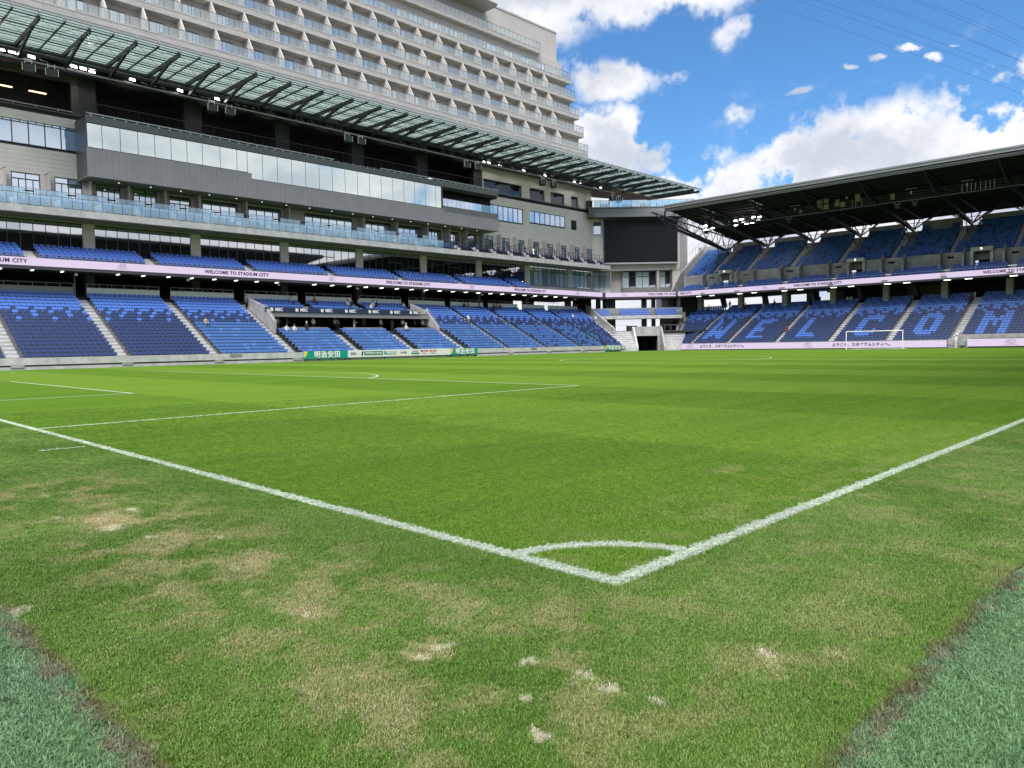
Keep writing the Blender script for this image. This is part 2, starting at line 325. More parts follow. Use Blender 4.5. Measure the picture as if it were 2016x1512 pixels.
# ================================================================== GROUND
def grass_nodes(h, pos, art=False):
    """colour of the natural turf (or the artificial border) from its place on the ground"""
    x, y, z = h.sep(pos)[0:3]
    fl = h.com(x, y, 0.)
    nf = h.noise(fl, 55, 3, .7); nm = h.noise(fl, 5.5, 4, .6); nl = h.noise(fl, .55, 4, .6)
    if art:
        c = h.mix(h.ss(nf, .25, .75), (.044, .122, .044), (.150, .242, .108))
        c = h.mix(h.m('MULTIPLY', h.ss(nl, .45, .7), .6), c, (.12, .20, .12)); c = h.mix(h.m('MULTIPLY', h.ss(nm, .5, .25), .55), c, (.03, .085, .035))
        ed = h.ss(h.m('SUBTRACT', h.m('MAXIMUM', h.m('SUBTRACT', -2.64, x), h.m('SUBTRACT', -1.66, y)), h.m('MULTIPLY', nm, .12)), .05, .0)
        ed = h.m('MULTIPLY', ed, h.ss(nm, .36, .60)); return h.mix(h.m('MULTIPLY', ed, .85), c, (.115, .095, .06))
    # mowing bands 5.5 m wide, parallel to the goal line, with a faint crossing set
    wv = h.m('ADD', x, h.m('MULTIPLY', h.m('SUBTRACT', nl, .5), .25))
    tri = h.m('PINGPONG', wv, 5.5); up = h.m('SINE', h.m('MULTIPLY', wv, pi/5.5))
    st = h.ss(up, .12, -.12)                                   # 0 dark band, 1 light band
    cr = h.ss(h.m('SINE', h.m('MULTIPLY', y, pi/2.75)), -.3, .3)
    inside = h.m('MULTIPLY', h.ss(x, -.05, .1), h.ss(y, -.05, .1))
    fine = h.noise(h.com(h.m('MULTIPLY', x, .25), h.m('MULTIPLY', y, 3.)), .8, 5, .65)
    f = h.m('ADD', h.m('ADD', h.m('MULTIPLY', st, .46), h.m('MULTIPLY', cr, .10)), h.m('MULTIPLY', h.ss(fine, .3, .7), .40))
    cin = h.mix(f, (.062, .134, .004), (.132, .220, .018))
    cout = h.mix(h.ss(nl, .35, .65), (.060, .120, .013), (.108, .176, .034))
    c = h.mix(inside, cout, cin)
    c = h.mix(h.m('MULTIPLY', h.ss(nf, .60, .22), .35), c, (.040, .115, .012)); c = h.mix(h.m('MULTIPLY', h.ss(nf, .52, .8), .38), c, (.25, .34, .10))
    c = h.mix(h.m('MULTIPLY', h.ss(nm, .56, .34), .30), c, (.055, .16, .012))
    # worn, yellowing grass outside the lines
    band = h.m('MULTIPLY', h.ss(h.m('ABSOLUTE', h.m('ADD', x, 1.45)), 1.35, .2), h.ss(y, -1.4, .2))
    zone = h.m('ADD', band, h.m('MULTIPLY', h.ss(y, 2.2, -.6), .50), clamp=True)
    zone = h.m('MULTIPLY', zone, h.m('MULTIPLY', h.ss(x, 12, 6), h.ss(y, 9.5, 6)))
    d1 = h.ss(h.noise(h.v('ADD', fl, (3.1, 7.7, 0)), 1.9, 7, .72), .45, .62)
    dry = h.m('MULTIPLY', h.m('MULTIPLY', d1, zone), .78)
    c = h.mix(dry, c, h.mix(h.ss(nf, .3, .7), (.17, .17, .07), (.35, .30, .16)))
    pw = h.v('ADD', fl, h.v('SCALE', h.v('SUBTRACT', h.noise(fl, 3.2, 5, .7, out=1), (.5, .5, .5)), .55))
    worn = None; bare = None
    for (a, b, ra, rb, w) in [(-1.5, 4.35, .34, .55, 1), (-1.25, 2.15, .32, .28, .85), (-1.45, 1.1, .22, .30, .8), (-1.4, 3.2, .3, .35, .5), (-1.35, .15, .16, .14, .8), (-1.0, 3.0, .4, .3, .35), (-1.8, 1.9, .2, .3, .4), (-.4, -1.15, .25, .14, .5), (-.15, -1.35, .2, .1, .5), (4.1, 1.5, .5, .18, .3), (-1.0, .4, .22, .16, .45), (2.2, .55, .6, .16, .2)]:
        q = h.v('LENGTH', h.v('MULTIPLY', h.v('SUBTRACT', pw, (a, b, 0)), (1/ra, 1/rb, 0))); k = h.ss(q, 1.15, .2, 0, w)
        worn = k if worn is None else h.m('MAXIMUM', worn, k)
    pw2 = h.v('ADD', fl, h.v('SCALE', h.v('SUBTRACT', h.noise(fl, 8, 6, .75, out=1), (.5, .5, .5)), .32))
    for (a, b, ra, rb) in [(-1.79, 4.78, .05, .06), (-1.58, 4.0, .09, .12), (-1.2, 4.65, .05, .12), (-1.47, 3.42, .04, .07), (-1.1, 3.0, .04, .05), (-1.53, .97, .03, .04), (-1.44, .08, .045, .03), (-1.29, .08, .05, .04), (-1.12, -.31, .055, .045), (-1.05, -.62, .03, .05), (-1.08, -.78, .045, .05), (-1.04, -.98, .04, .03), (-1.39, -.56, .04, .04), (-1.56, -.82, .03, .055), (-.33, -1.08, .05, .04), (-2.62, 2.25, .09, .10)]:
        q = h.v('LENGTH', h.v('MULTIPLY', h.v('SUBTRACT', pw2, (a, b, 0)), (1/ra, 1/rb, 0))); k = h.ss(q, 1.25, .35)
        bare = k if bare is None else h.m('MAXIMUM', bare, k)
    c = h.mix(h.m('MULTIPLY', worn, h.ss(nm, .25, .62, .35, 1.)), c, h.mix(h.ss(nf, .3, .7), (.24, .20, .10), (.43, .36, .22)))
    c = h.mix(h.m('MULTIPLY', bare, .75), c, (.46, .42, .32))
    ed = h.m('MAXIMUM', h.ss(h.m('SUBTRACT', x, h.m('MULTIPLY', nm, .12)), -2.62, -2.73), h.ss(h.m('SUBTRACT', y, h.m('MULTIPLY', nm, .12)), -1.65, -1.76))
    return h.mix(h.m('MULTIPLY', ed, .92), c, (.075, .052, .032))
def turf_mat(name, art=False, blade=False):
    m = bpy.data.materials.new(name); m.use_nodes = True; t = m.node_tree; b = t.nodes['Principled BSDF']; h = NT(t)
    geo = h.n('ShaderNodeNewGeometry'); pos = geo.outputs['Position']; c = grass_nodes(h, pos, art)
    if blade:
        oi = h.n('ShaderNodeObjectInfo')
        wn = h.n('ShaderNodeTexWhiteNoise'); h.lk(h.v('SCALE', pos, 90.), wn.inputs[0])
        c = h.mix(h.ss(h.m('ADD', h.m('MULTIPLY', oi.outputs['Random'], .6), h.m('MULTIPLY', h.noise(pos, 160, 1), .4)), .3, .75), h.mix(.12, c, (.02, .06, .01)), h.mix(.13, c, (.25, .32, .08) if not art else (.20, .30, .17)))
        b.inputs['Roughness'].default_value = .5; b.inputs['Specular IOR Level'].default_value = .35
    else:
        b.inputs['Roughness'].default_value = .95; b.inputs['Specular IOR Level'].default_value = .1
        bp = h.n('ShaderNodeBump'); bp.inputs['Strength'].default_value = .5; bp.inputs['Distance'].default_value = .02
        h.lk(h.noise(pos, 40, 4, .7), bp.inputs['Height']); h.lk(bp.outputs[0], b.inputs['Normal'])
    if blade: c = h.v('SCALE', c, 1.36)
    h.lk(c, b.inputs['Base Color']); return m
TURF = turf_mat('natural turf'); TURFB = turf_mat('natural turf blades', blade=True)
ART = turf_mat('artificial turf', art=True); ARTB = turf_mat('artificial turf blades', art=True, blade=True)
ASPH = mat('asphalt ground', (.055, .055, .057), .95, .2, .3)
b = MB(); b.box(-2500, 2500, -2500, 2500, -.5, -.06); part('ground', b, ASPH, kind='structure')
b = MB(); b.box(-12, 115, -9, 80, -.058, -.012); part('artificial_turf', b, ART, kind='structure')
# natural turf sheet with a slightly ragged outer edge
GX0, GY0 = -2.64, -1.66
pts = []
def rag(s_): return .018*sin(s_*7.3)+.014*sin(s_*17.1+1)+.010*sin(s_*41.7+2)
n = 300
for i in range(n): t = i/n; X = GX0+(110.6-GX0)*t**2; pts.append((X, GY0+rag(X) if i else GY0))
pts += [(110.9, GY0), (110.9, 72.3)]
for i in range(n): t = 1-i/n; Y = GY0+(72.3-GY0)*t**2; pts.append((GX0+rag(Y), Y))
b = MB(); b.slab(pts, -.010, 0.); part('pitch', b, TURF, kind='structure')

# ------------------------------------------------------------------ markings (12 cm wide, 4 mm sheets)
LZ = .004
def line_obj(name, quads):
    me = bpy.data.meshes.new(name); V = []; Fc = []
    for q in quads:
        i = len(V); V += [(x, y, LZ) for x, y in q]; Fc.append(tuple(range(i, i+len(q))))
    me.from_pydata(V, [], Fc); me.materials.append(LINEW); put(name, me, kind='structure')
def rect(x0, x1, y0, y1): return [(x0, y0), (x1, y0), (x1, y1), (x0, y1)]
def arcq(cx, cy, r, a0, a1, w=.12, n=64):
    o = []
    for i in range(n):
        s0, s1 = RD(a0+(a1-a0)*i/n), RD(a0+(a1-a0)*(i+1)/n)
        o.append([(cx+r*cos(s0), cy+r*sin(s0)), (cx+r*cos(s1), cy+r*sin(s1)), (cx+(r-w)*cos(s1), cy+(r-w)*sin(s1)), (cx+(r-w)*cos(s0), cy+(r-w)*sin(s0))])
    return o
line_obj('goal_line', [rect(0, .12, .12, 68)]); line_obj('touchline', [rect(0, 105, 0, .12)])
line_obj('far_goal_line', [rect(104.88, 105, .12, 67.88)]); line_obj('far_touchline', [rect(.12, 105, 67.88, 68)])
line_obj('corner_arc', arcq(0, 0, 1., 7.1, 82.9, n=32)); line_obj('far_corner_arc', arcq(105, 68, 1., 187, 263, n=20))
line_obj('halfway_line', [rect(52.44, 52.56, .12, 67.88)]); line_obj('centre_circle', arcq(52.5, 34, 9.15, 0, 360, n=120))
a = math.degrees(math.acos(5.5/9.15))
for sx, x0 in ((1, 0.12), (-1, 104.88)):
    X = lambda d: x0-.12*sx+sx*d
    def rr(d0, d1, y0, y1): q = sorted((X(d0), X(d1))); return rect(q[0], q[1], y0, y1)
    line_obj('penalty_area_line', [rr(.12, 16.38, 13.84, 13.96), rr(16.38, 16.5, 13.84, 54.16), rr(.12, 16.38, 54.04, 54.16)])
    line_obj('goal_area_line', [rr(.12, 5.38, 24.84, 24.96), rr(5.38, 5.5, 24.84, 43.16), rr(.12, 5.38, 43.04, 43.16)])
    line_obj('penalty_arc', arcq(X(11), 34, 9.15, (-a if sx > 0 else 180-a), (a if sx > 0 else 180+a), n=40))
line_obj('corner_distance_mark', [rect(-.72, -.10, 10.10, 10.15)])
# ------------------------------------------------------------------ grass blades close to the camera
def tuft_mesh(name, n, hgt, lean, wid, spread, m):
    V = []; Fc = []
    for i in range(n):
        x, y = random.gauss(0, spread), random.gauss(0, spread); a = random.uniform(0, 2*pi); w = wid*random.uniform(.7, 1.3); hh = hgt*random.uniform(.6, 1.25)
        l = lean*random.uniform(.2, 1.3)*hh; b_ = random.uniform(0, 2*pi); cx, cy = cos(a)*w/2, sin(a)*w/2; lx, ly = cos(b_)*l, sin(b_)*l; k = len(V)
        V += [(x-cx, y-cy, -.003), (x+cx, y+cy, -.003), (x+lx*.35+cx*.8, y+ly*.35+cy*.8, hh*.6), (x+lx*.35-cx*.8, y+ly*.35-cy*.8, hh*.6), (x+lx, y+ly, hh*(1-.25*l/hh))]
        Fc += [(k, k+1, k+2, k+3), (k+3, k+2, k+4)]
    me = bpy.data.meshes.new(name); me.from_pydata(V, [], Fc); me.materials.append(m); return me
def scatter(name, pts, tuft, s0, s1, loc, **k):
    """points -> instances of the tuft (geometry nodes); the tuft itself grows among them"""
    me = bpy.data.meshes.new(name); me.vertices.add(len(pts)); me.vertices.foreach_set('co', np.asarray(pts, np.float32).ravel())
    at = me.attributes.new('sc', 'FLOAT', 'POINT'); at.data.foreach_set('value', rng.uniform(s0, s1, len(pts)).astype(np.float32))
    ra = me.attributes.new('ro', 'FLOAT', 'POINT'); ra.data.foreach_set('value', rng.uniform(0, 2*pi, len(pts)).astype(np.float32))
    o = put(name, me, **k)
    tf = put('grass_tuft', tuft, o, loc, kind='stuff')
    ng = bpy.data.node_groups.new(name, 'GeometryNodeTree')
    ng.interface.new_socket('Geometry', in_out='INPUT', socket_type='NodeSocketGeometry'); ng.interface.new_socket('Geometry', in_out='OUTPUT', socket_type='NodeSocketGeometry')
    gi = ng.nodes.new('NodeGroupInput'); go = ng.nodes.new('NodeGroupOutput'); ip = ng.nodes.new('GeometryNodeInstanceOnPoints'); oi = ng.nodes.new('GeometryNodeObjectInfo')
    oi.inputs['Object'].default_value = tf; oi.transform_space = 'ORIGINAL'
    for nm, sock in (('sc', 'Scale'), ('ro', 'Rotation')):
        na = ng.nodes.new('GeometryNodeInputNamedAttribute'); na.data_type = 'FLOAT'; na.inputs[0].default_value = nm
        if nm == 'ro':
            cx = ng.nodes.new('ShaderNodeCombineXYZ'); ng.links.new(na.outputs[0], cx.inputs[2]); ng.links.new(cx.outputs[0], ip.inputs[sock])
        else: ng.links.new(na.outputs[0], ip.inputs[sock])
    ng.links.new(gi.outputs[0], ip.inputs['Points']); ng.links.new(oi.outputs['Geometry'], ip.inputs['Instance']); ng.links.new(ip.outputs[0], go.inputs[0])
    md = o.modifiers.new('scatter', 'NODES'); md.node_group = ng; return o
def ring(r0, r1, dens, a0=-2, a1=92):
    n = int(dens*.5*RD(a1-a0)*(r1*r1-r0*r0)); r = np.sqrt(rng.uniform(r0*r0, r1*r1, n)); a = np.radians(rng.uniform(a0, a1, n))
    return np.stack([CAM.x+r*np.cos(a), CAM.y+r*np.sin(a), np.zeros(n)], 1)
P = np.concatenate([ring(1.9, 4.5, 2900), ring(4.5, 7, 2100), ring(7, 11, 900), ring(11, 16, 350), ring(16, 22, 120)])
x, y = P[:, 0], P[:, 1]; r = np.hypot(x, y)
natural = (x > GX0+.03*np.sin(y*7)) & (y > GY0+.03*np.sin(x*7))
jit = rng.normal(0, .006, len(x))
on_line = (((x+jit > 0) & (x+jit < .12) & (y > -.005)) | ((y+jit > 0) & (y+jit < .12) & (x > -.005)) | ((r+jit > .88) & (r+jit < 1.) & (x > 0) & (y > 0)) | ((y+jit > 13.84) & (y+jit < 13.96) & (x > 0)) | ((x > -.72) & (x < -.1) & (y+jit > 10.09) & (y+jit < 10.16)))
bare = np.zeros(len(x), bool)
for (a_, b_, ra_, rb_) in [(-1.58, 4.0, .09, .12), (-1.2, 4.65, .05, .12), (-1.44, .08, .045, .03), (-1.29, .08, .05, .04), (-1.12, -.31, .055, .045), (-1.08, -.75, .045, .14), (-1.39, -.56, .04, .04), (-1.56, -.82, .03, .055)]:
    bare |= (((x-a_)/ra_)**2+((y-b_)/rb_)**2 < 1.3)
edge = (np.minimum(x-GX0, y-GY0) < .07) & (rng.random(len(x)) < .6)
gm = natural & ~on_line & ~(bare & (rng.random(len(x)) < .6)) & ~edge
scatter('grass', P[gm], tuft_mesh('tuft', 19, .0185, .95, .0031, .017, TURFB), .7, 1.25, (-1.0, -.2, 0), kind='stuff', label='short mown natural grass with yellow worn patches behind the goal line')
lm = natural & on_line
PL = np.concatenate([P[lm], P[lm]+rng.normal(0, .008, (lm.sum(), 3))*np.array([1, 1, 0])])
LINEB = mat('white painted blades', (.52, .60, .48), .85, .50, 140., col2=(.66, .72, .62))
scatter('painted_grass', PL, tuft_mesh('tuft_white', 15, .020, .8, .0048, .010, LINEB), .6, 1.1, (.06, .5, 0), kind='stuff', label='grass blades sprayed white along the corner lines')
far_art = ~natural & (x > -8) & (y > -6)
PA = ring(1.7, 5.5, 2300, -25, 115); xa, ya = PA[:, 0], PA[:, 1]
am = ((xa < GX0-.0+.03*np.sin(ya*7)) | (ya < GY0+.03*np.sin(xa*7))); PA = PA[am]; PA[:, 2] = -.012
keep = (np.minimum(abs(PA[:, 0]-GX0), abs(PA[:, 1]-GY0)) > .05) | (rng.random(len(PA)) < .5)
scatter('artificial_grass', PA[keep], tuft_mesh('tuft_plastic', 18, .034, 1.1, .0036, .020, ARTB), .7, 1.2, (-3.0, .6, -.012), kind='stuff', label='blue green artificial turf border outside the natural grass')
# ================================================================== SEATS
def seat_mesh(m):
    b = MB()
    def shell(y0, y1, zb, zt, w, th, c=.06):
        o = [(-w+c, zb), (w-c, zb), (w, zb+c), (w, zt-c), (w-c*.8, zt), (-w+c*.8, zt), (-w, zt-c), (-w, zb+c)]; i = len(b.v)
        for s in (0, th):
            for (a_, z_) in o: b.v.append((a_, y0+(y1-y0)*(z_-zb)/(zt-zb)+s, z_))
        b.f.append(tuple(range(i, i+8))); b.f.append(tuple(range(i+15, i+7, -1))); b.m += [0, 0]
        for k in range(8): b.f.append((i+k, i+(k+1) % 8, i+8+(k+1) % 8, i+8+k)); b.m.append(0)
    shell(.19, .26, .555, .83, .225, .035); shell(.0, .05, .28, .50, .20, .05, .06)
    b.box(-.05, .05, .05, .28, .0, .58, 1); b.box(-.245, -.215, .0, .2, .50, .56, 1)
    return b.mesh('seat_'+m.name.split()[-1], [m, SEATLEG])
SM = [seat_mesh(m) for m in SEAT]
CN = ['navy', 'bright blue', 'steel blue', 'royal blue', 'teal blue', 'pale blue']
NAVY, BLUE, STEELB, ROYAL, TEAL, PALE = range(6)
NUM = 'first second third fourth fifth sixth seventh eighth ninth tenth eleventh twelfth thirteenth fourteenth fifteenth sixteenth seventeenth eighteenth nineteenth twentieth'.split()
NUM += ['twenty-'+q for q in NUM[:9]]+['thirtieth']+['thirty-'+q for q in NUM[:9]]
ORD = ['first', 'second', 'third', 'fourth', 'fifth', 'sixth', 'seventh', 'eighth', 'ninth', 'tenth', 'eleventh', 'twelfth']
seats = Pieces('stadium_seat', None, 300)
def seat(c, loc, rz, label, group): seats.add(SM[c], loc, rz=rz, size=.5, label=label, group=group, category='seat')
def put_seat_props(): pass
_props = props
def props(o, label=None, cat=None, group=None, kind=None, category=None): return _props(o, label, cat or category, group, kind)

# ================================================================== MAIN STAND (left, under the hotel)
YF, YW = 83.3, 87.0
ms = thing('main_stand', 'pale concrete main stand with blue seat blocks, glazed suites and balconies below the hotel', 'stand', (55, 80, 0))
XL, XR = 2.6, 100.2
# front wall: precast panels with joints, recess and kerb under them
xs = [XL]+[XL+6.15*i for i in range(1, 16)]+[XR]
xs = [x for i, x in enumerate(xs) if i == 0 or x > xs[i-1]]
for i in range(len(xs)-1):
    b = MB(); x0, x1 = xs[i], xs[i+1]-.025
    b.prism([(72.5, .42), (72.5, 1.04), (72.82, 1.04), (72.82, .42)], x0, x1); part('wall_panel', b, CONC, ms)
b = MB(); b.box(XL, XR+.6, 72.55, 72.85, 0, .27); part('kerb', b, CONC, ms)
b = MB(); b.box(XL, XR, 72.9, 73.3, .0, 1.0); part('recess_wall', b, DARK, ms)
for x in (30.6, 76.4):
    b = MB(); b.box(x, x+1.3, 72.47, 72.499, .68, 1.0); part('vent_cover', b, STEEL, ms)
# terrace rows
NR, TR, RI, ZB = 19, .715, .357, .58
AIS = [(11.3, 12.3), (20.2, 21.1), (29.0, 29.9), (37.8, 38.9), (46.5, 47.4), (54.8, 55.8), (63.4, 64.5), (71.8, 72.7), (80.0, 80.9), (88.1, 89.0), (95.0, 95.7)]
SU0, SU1, SUR = 38.9, 63.4, 8                     # suite recess: x range and the rows below it
def xend(y): return 100.07+5.45*(y-72.5)/13.5
def zrow(i): return ZB+RI*(i+0)
def yrow(i): return 72.82+TR*i
b = MB()
for i in range(NR):
    y0, y1, z = yrow(i), yrow(i+1), zrow(i)
    segs = [(XL, xend(y0)+1.3)] if not (SUR <= i < 15) else [(XL, SU0-.1), (SU1, xend(y0)+1.3)]
    for a_, c_ in segs: b.box(a_, c_, y0, y1, z-RI-.1, z)
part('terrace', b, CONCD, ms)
for k, (a0, a1) in enumerate(AIS):
    for ra, rb_ in (((0, SUR), (15, NR)) if SU0 < a0 < SU1-1 else ((0, NR),)):
        b = MB()
        for i in range(ra, rb_):
            y0, z = yrow(i), zrow(i)
            b.box(a0, a1, y0-TR/2, y0-.001, z-RI-.02, z-RI/2, 1); b.box(a0, a1, y0-.014, y0+TR/2+.002, z-RI-.05, z+.004)  # half-step in darker concrete: shading between steps put into the colour
        part('stairway', b, [STEP, CONC2], ms)
b = MB()
for i in range(NR):
    y0, z, xe = yrow(i), zrow(i), xend(yrow(i))
    b.box(xe+.08, xe+1.25, y0-TR/2, y0-.001, z-RI-.02, z-RI/2, 1); b.box(xe+.08, xe+1.25, y0-.014, y0+TR/2+.002, z-RI-.05, z+.004)  # lower half-step coloured darker to paint the shade lines of the flight
part('stairway', b, [STEP, CONC2], ms)
edges = [XL]+[v for q in AIS for v in q]+[None]
def main_colour(i, j, blk, nb):
    if i >= 14: return BLUE
    if i == 13: return BLUE if (j+blk) % 3 else NAVY
    if i == 12: return BLUE if (j+blk) % 3 == 0 else NAVY
    if i == 11: return BLUE if (j+2*blk) % 6 == 1 else NAVY
    if i == 10: return BLUE if (j+2*blk) % 6 == 4 else NAVY
    r_ = random.random()
    if blk == 3 and i < 10: return STEELB if r_ < .93 else PALE
    if 4 <= blk <= 8: return PALE if (r_ < .10 or (abs(j-8) < 3 and r_ < .35)) else STEELB
    if blk in (9, 10, 11): return STEELB if r_ < (.92, .75, .25)[blk-9] else NAVY
    return NAVY
for blk in range(len(AIS)+1):
    a0, a1 = edges[2*blk], edges[2*blk+1]
    for i in range(NR):
        if blk in (4, 5, 6) and SUR <= i < 16: continue
        y, z = yrow(i), zrow(i); e1 = a1 if a1 else xend(y)
        e0 = a0
        if blk in (4, 5, 6) and i < SUR and False: pass
        n = int((e1-e0-.12)/.505); off = (e1-e0-n*.505)/2
        for j in range(n):
            c = main_colour(i, j, blk, n) if not (blk in (4, 5, 6) and i >= 16) else BLUE
            nth = ORD[max(0, blk-1)] if blk != 1 else 'nearest'
            side = f'{NUM[j]} seat beyond the {nth} stairway' if blk else f'{NUM[j]} seat at the open end'
            seat(c, (e0+off+(j+.5)*.505, y+.22, z), 0, f'{CN[c]} seat, {NUM[i]} row above the pitch wall, {side}', 'folding seats in the lower tier of the main stand')
# white-banded parapets, rails and openings behind the top row
YP = yrow(NR)+.02; ZP = zrow(NR-1)
PAR = []
ed2 = [XL]+[v for q in AIS for v in q]+[104.2]
for k in range(0, len(ed2), 2):
    x0, x1 = ed2[k]+.25, ed2[k+1]-.1
    if x1-x0 < 2: continue
    p = MB(); p.box(x0, x1, YP, YP+.15, ZP-.1, 8.42); o = part('parapet', p, WHITEP if k > 2 else GREY, ms)
    r_ = MB(); r_.beam((x0, YP+.07, 8.8), (x1, YP+.07, 8.8), .04, .04)
    nn = max(2, int((x1-x0)/1.25))
    for q in range(nn+1): xx = x0+.03+(x1-x0-.06)*q/nn; r_.box(xx-.02, xx+.02, YP+.05, YP+.09, 8.42, 8.8)
    part('handrail', r_, STEEL, o)
# concourse under the second tier
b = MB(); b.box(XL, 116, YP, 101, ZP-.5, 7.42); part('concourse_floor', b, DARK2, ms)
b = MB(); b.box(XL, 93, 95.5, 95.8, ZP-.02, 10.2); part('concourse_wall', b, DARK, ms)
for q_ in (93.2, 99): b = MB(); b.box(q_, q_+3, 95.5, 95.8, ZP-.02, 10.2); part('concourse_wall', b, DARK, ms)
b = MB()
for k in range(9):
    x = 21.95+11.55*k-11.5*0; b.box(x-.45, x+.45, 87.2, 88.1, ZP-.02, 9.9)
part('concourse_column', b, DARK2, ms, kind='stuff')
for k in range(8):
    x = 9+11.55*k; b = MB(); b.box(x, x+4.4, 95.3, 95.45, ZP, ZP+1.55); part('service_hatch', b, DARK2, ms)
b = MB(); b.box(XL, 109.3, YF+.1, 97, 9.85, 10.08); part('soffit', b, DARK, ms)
for x in [13.2, 15.9, 18.55, 23.9, 26.5, 29.2]+[31.8+2.66*i for i in range(26)]:
    if abs(((x-21.95) % 11.55)) < .7: continue
    b = MB(); b.box(x-.07, x+.07, 84.0, 84.75, 9.77, 9.82); b.box(x-.1, x+.1, 83.9, 84.85, 9.82, 9.85, 1); part('ceiling_light', b, [LAMP, DARK2], ms)
for x in (19.6, 31, 42.2, 53.8, 65.3, 77, 88.5, 100):
    b = MB(); b.cyl((x, YF+.35, 9.85), (x, YF+.35, 9.55), .03, 6); b.box(x-.11, x+.11, YF+.05, YF+.4, 9.38, 9.58); part('camera_housing', b, CATL, ms)
b = MB(); b.box(20.3, 20.4, 86.9, 87, ZP-.02, 9.85); part('down_pipe', b, CATL, ms); b = MB(); b.box(79.6, 79.68, 86.9, 87, ZP-.02, 9.85); part('down_pipe', b, CATL, ms)
# ------------------------------------------------ suite recess with navy banner fascia
b = MB(); b.box(SU0-.1, SU1+.1, 79.9, 80.3, 5.32, 5.86); part('fascia_beam', b, GREY, ms)
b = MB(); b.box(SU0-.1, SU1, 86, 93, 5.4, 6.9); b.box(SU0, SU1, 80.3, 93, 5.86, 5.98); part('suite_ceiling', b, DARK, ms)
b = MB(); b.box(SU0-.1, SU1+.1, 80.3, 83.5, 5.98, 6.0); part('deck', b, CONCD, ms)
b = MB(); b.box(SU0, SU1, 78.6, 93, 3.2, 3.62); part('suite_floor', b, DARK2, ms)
b = MB(); b.box(SU0-2, SU1+9, 88.5, 88.7, 3.0, 6.5); b.box(SU1+.3, SU1+.5, 80.5, 88.5, 3.0, 6.2); part('suite_back_wall', b, DARK, ms)
for k, x in enumerate([40.5, 44.6, 46.4, 47.8, 49.2, 50.6, 52.1, 53.4, 56.8, 60.5]):
    b = MB(); b.cyl((x, 81.2, 5.86), (x, 81.2, 5.80), .07, 8); part('downlight', b, LAMP, ms)
for x0, x1 in ((43.5, 45.4), (48.2, 51.5), (52.2, 53.6)):
    b = MB(); b.box(x0, x1, 88.42, 88.5, 4.6, 5.5); part('menu_panel', b, mat('dim menu panel', (.10, .08, .075), .6, .6, 6.), ms)
for a0 in (SU0-.35, SU1-.1):
    b = MB(); pp = [(78.1, 3.3), (78.1, 4.75), (80.1, 6.45), (84.3, 7.7), (84.3, 6.5)] if a0 < 50 else [(78.1, 3.3), (78.1, 4.15), (80.4, 6.35), (84.3, 7.7), (84.3, 6.5)]
    b.prism(pp, a0, a0+.35); o = part('side_wall', b, CONC2, ms)
    r_ = MB(); r_.beam((a0+.17, 78.15, pp[1][1]+.35), (a0+.17, 80.2, pp[2][1]+.35), .05, .05)
    for t in (0, .5, 1): yy = 78.15+2.05*t; zz = pp[1][1]+(pp[2][1]-pp[1][1])*t; r_.box(a0+.15, a0+.19, yy-.02, yy+.02, zz, zz+.35)
    part('handrail', r_, STEEL, o)
for x0, x1 in ((39.2, 46.3), (47.6, 54.6), (56.0, 63.1)):
    b = MB(); b.box(x0+.8, x1-.2, 78.6, 78.9, 3.62, 4.05); part('counter', b, GREY, ms)
# ------------------------------------------------ second tier: rows, seats, stairs, glazing
T2 = [(15.35, 16.3), (26.8, 27.75), (38.35, 39.2), (49.7, 50.6), (61.2, 62.1), (72.6, 73.5), (84.0, 84.8)]
NR2, TR2, RI2, ZB2 = 4, .86, .36, 10.80
b = MB()
for i in range(NR2): b.box(XL, 108.2, YF+.16+TR2*i, YF+.16+TR2*(i+1), 10.1, ZB2+RI2*i)
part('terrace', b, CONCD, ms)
for a0, a1 in T2:
    b = MB()
    for i in range(NR2): b.box(a0, a1, YF+.16+TR2*(i-.5) if i else YF+.15, YF+.159+TR2*i, ZB2+RI2*(i-1)-.02, ZB2+RI2*(i-.5)); b.box(a0, a1, YF+.145+TR2*i, YF+.14+TR2*(i+.6), ZB2+RI2*(i-1)-.05, ZB2+RI2*i+.004)
    part('stairway', b, STEP, ms)
e2 = [XL]+[v for q in T2 for v in q]+[88.6]
for blk in range(0, len(e2), 2):
    a0, a1 = e2[blk], e2[blk+1]; n = int((a1-a0-.1)/.56)
    for i in range(NR2):
        for j in range(n):
            x = a0+(a1-a0-n*.56)/2+(j+.5)*.56
            seat(ROYAL, (x, YF+.32+TR2*i, ZB2+RI2*i), 0, f'royal blue seat, {NUM[i]} row above the ribbon display, {NUM[j]} of block {NUM[blk//2]}', 'seats on the second tier of the main stand')
# rail above the ribbon
b = MB(); b.beam((XL, YF+.12, 11.32), (108.3, YF+.12, 11.32), .03, .03); b.beam((XL, YF+.12, 11.12), (108.3, YF+.12, 11.12), .02, .02)
for i in range(92): x = XL+1.15*i; b.box(x-.015, x+.015, YF+.105, YF+.135, 10.94, 11.32)
part('guard_rail', b, STEEL, ms)
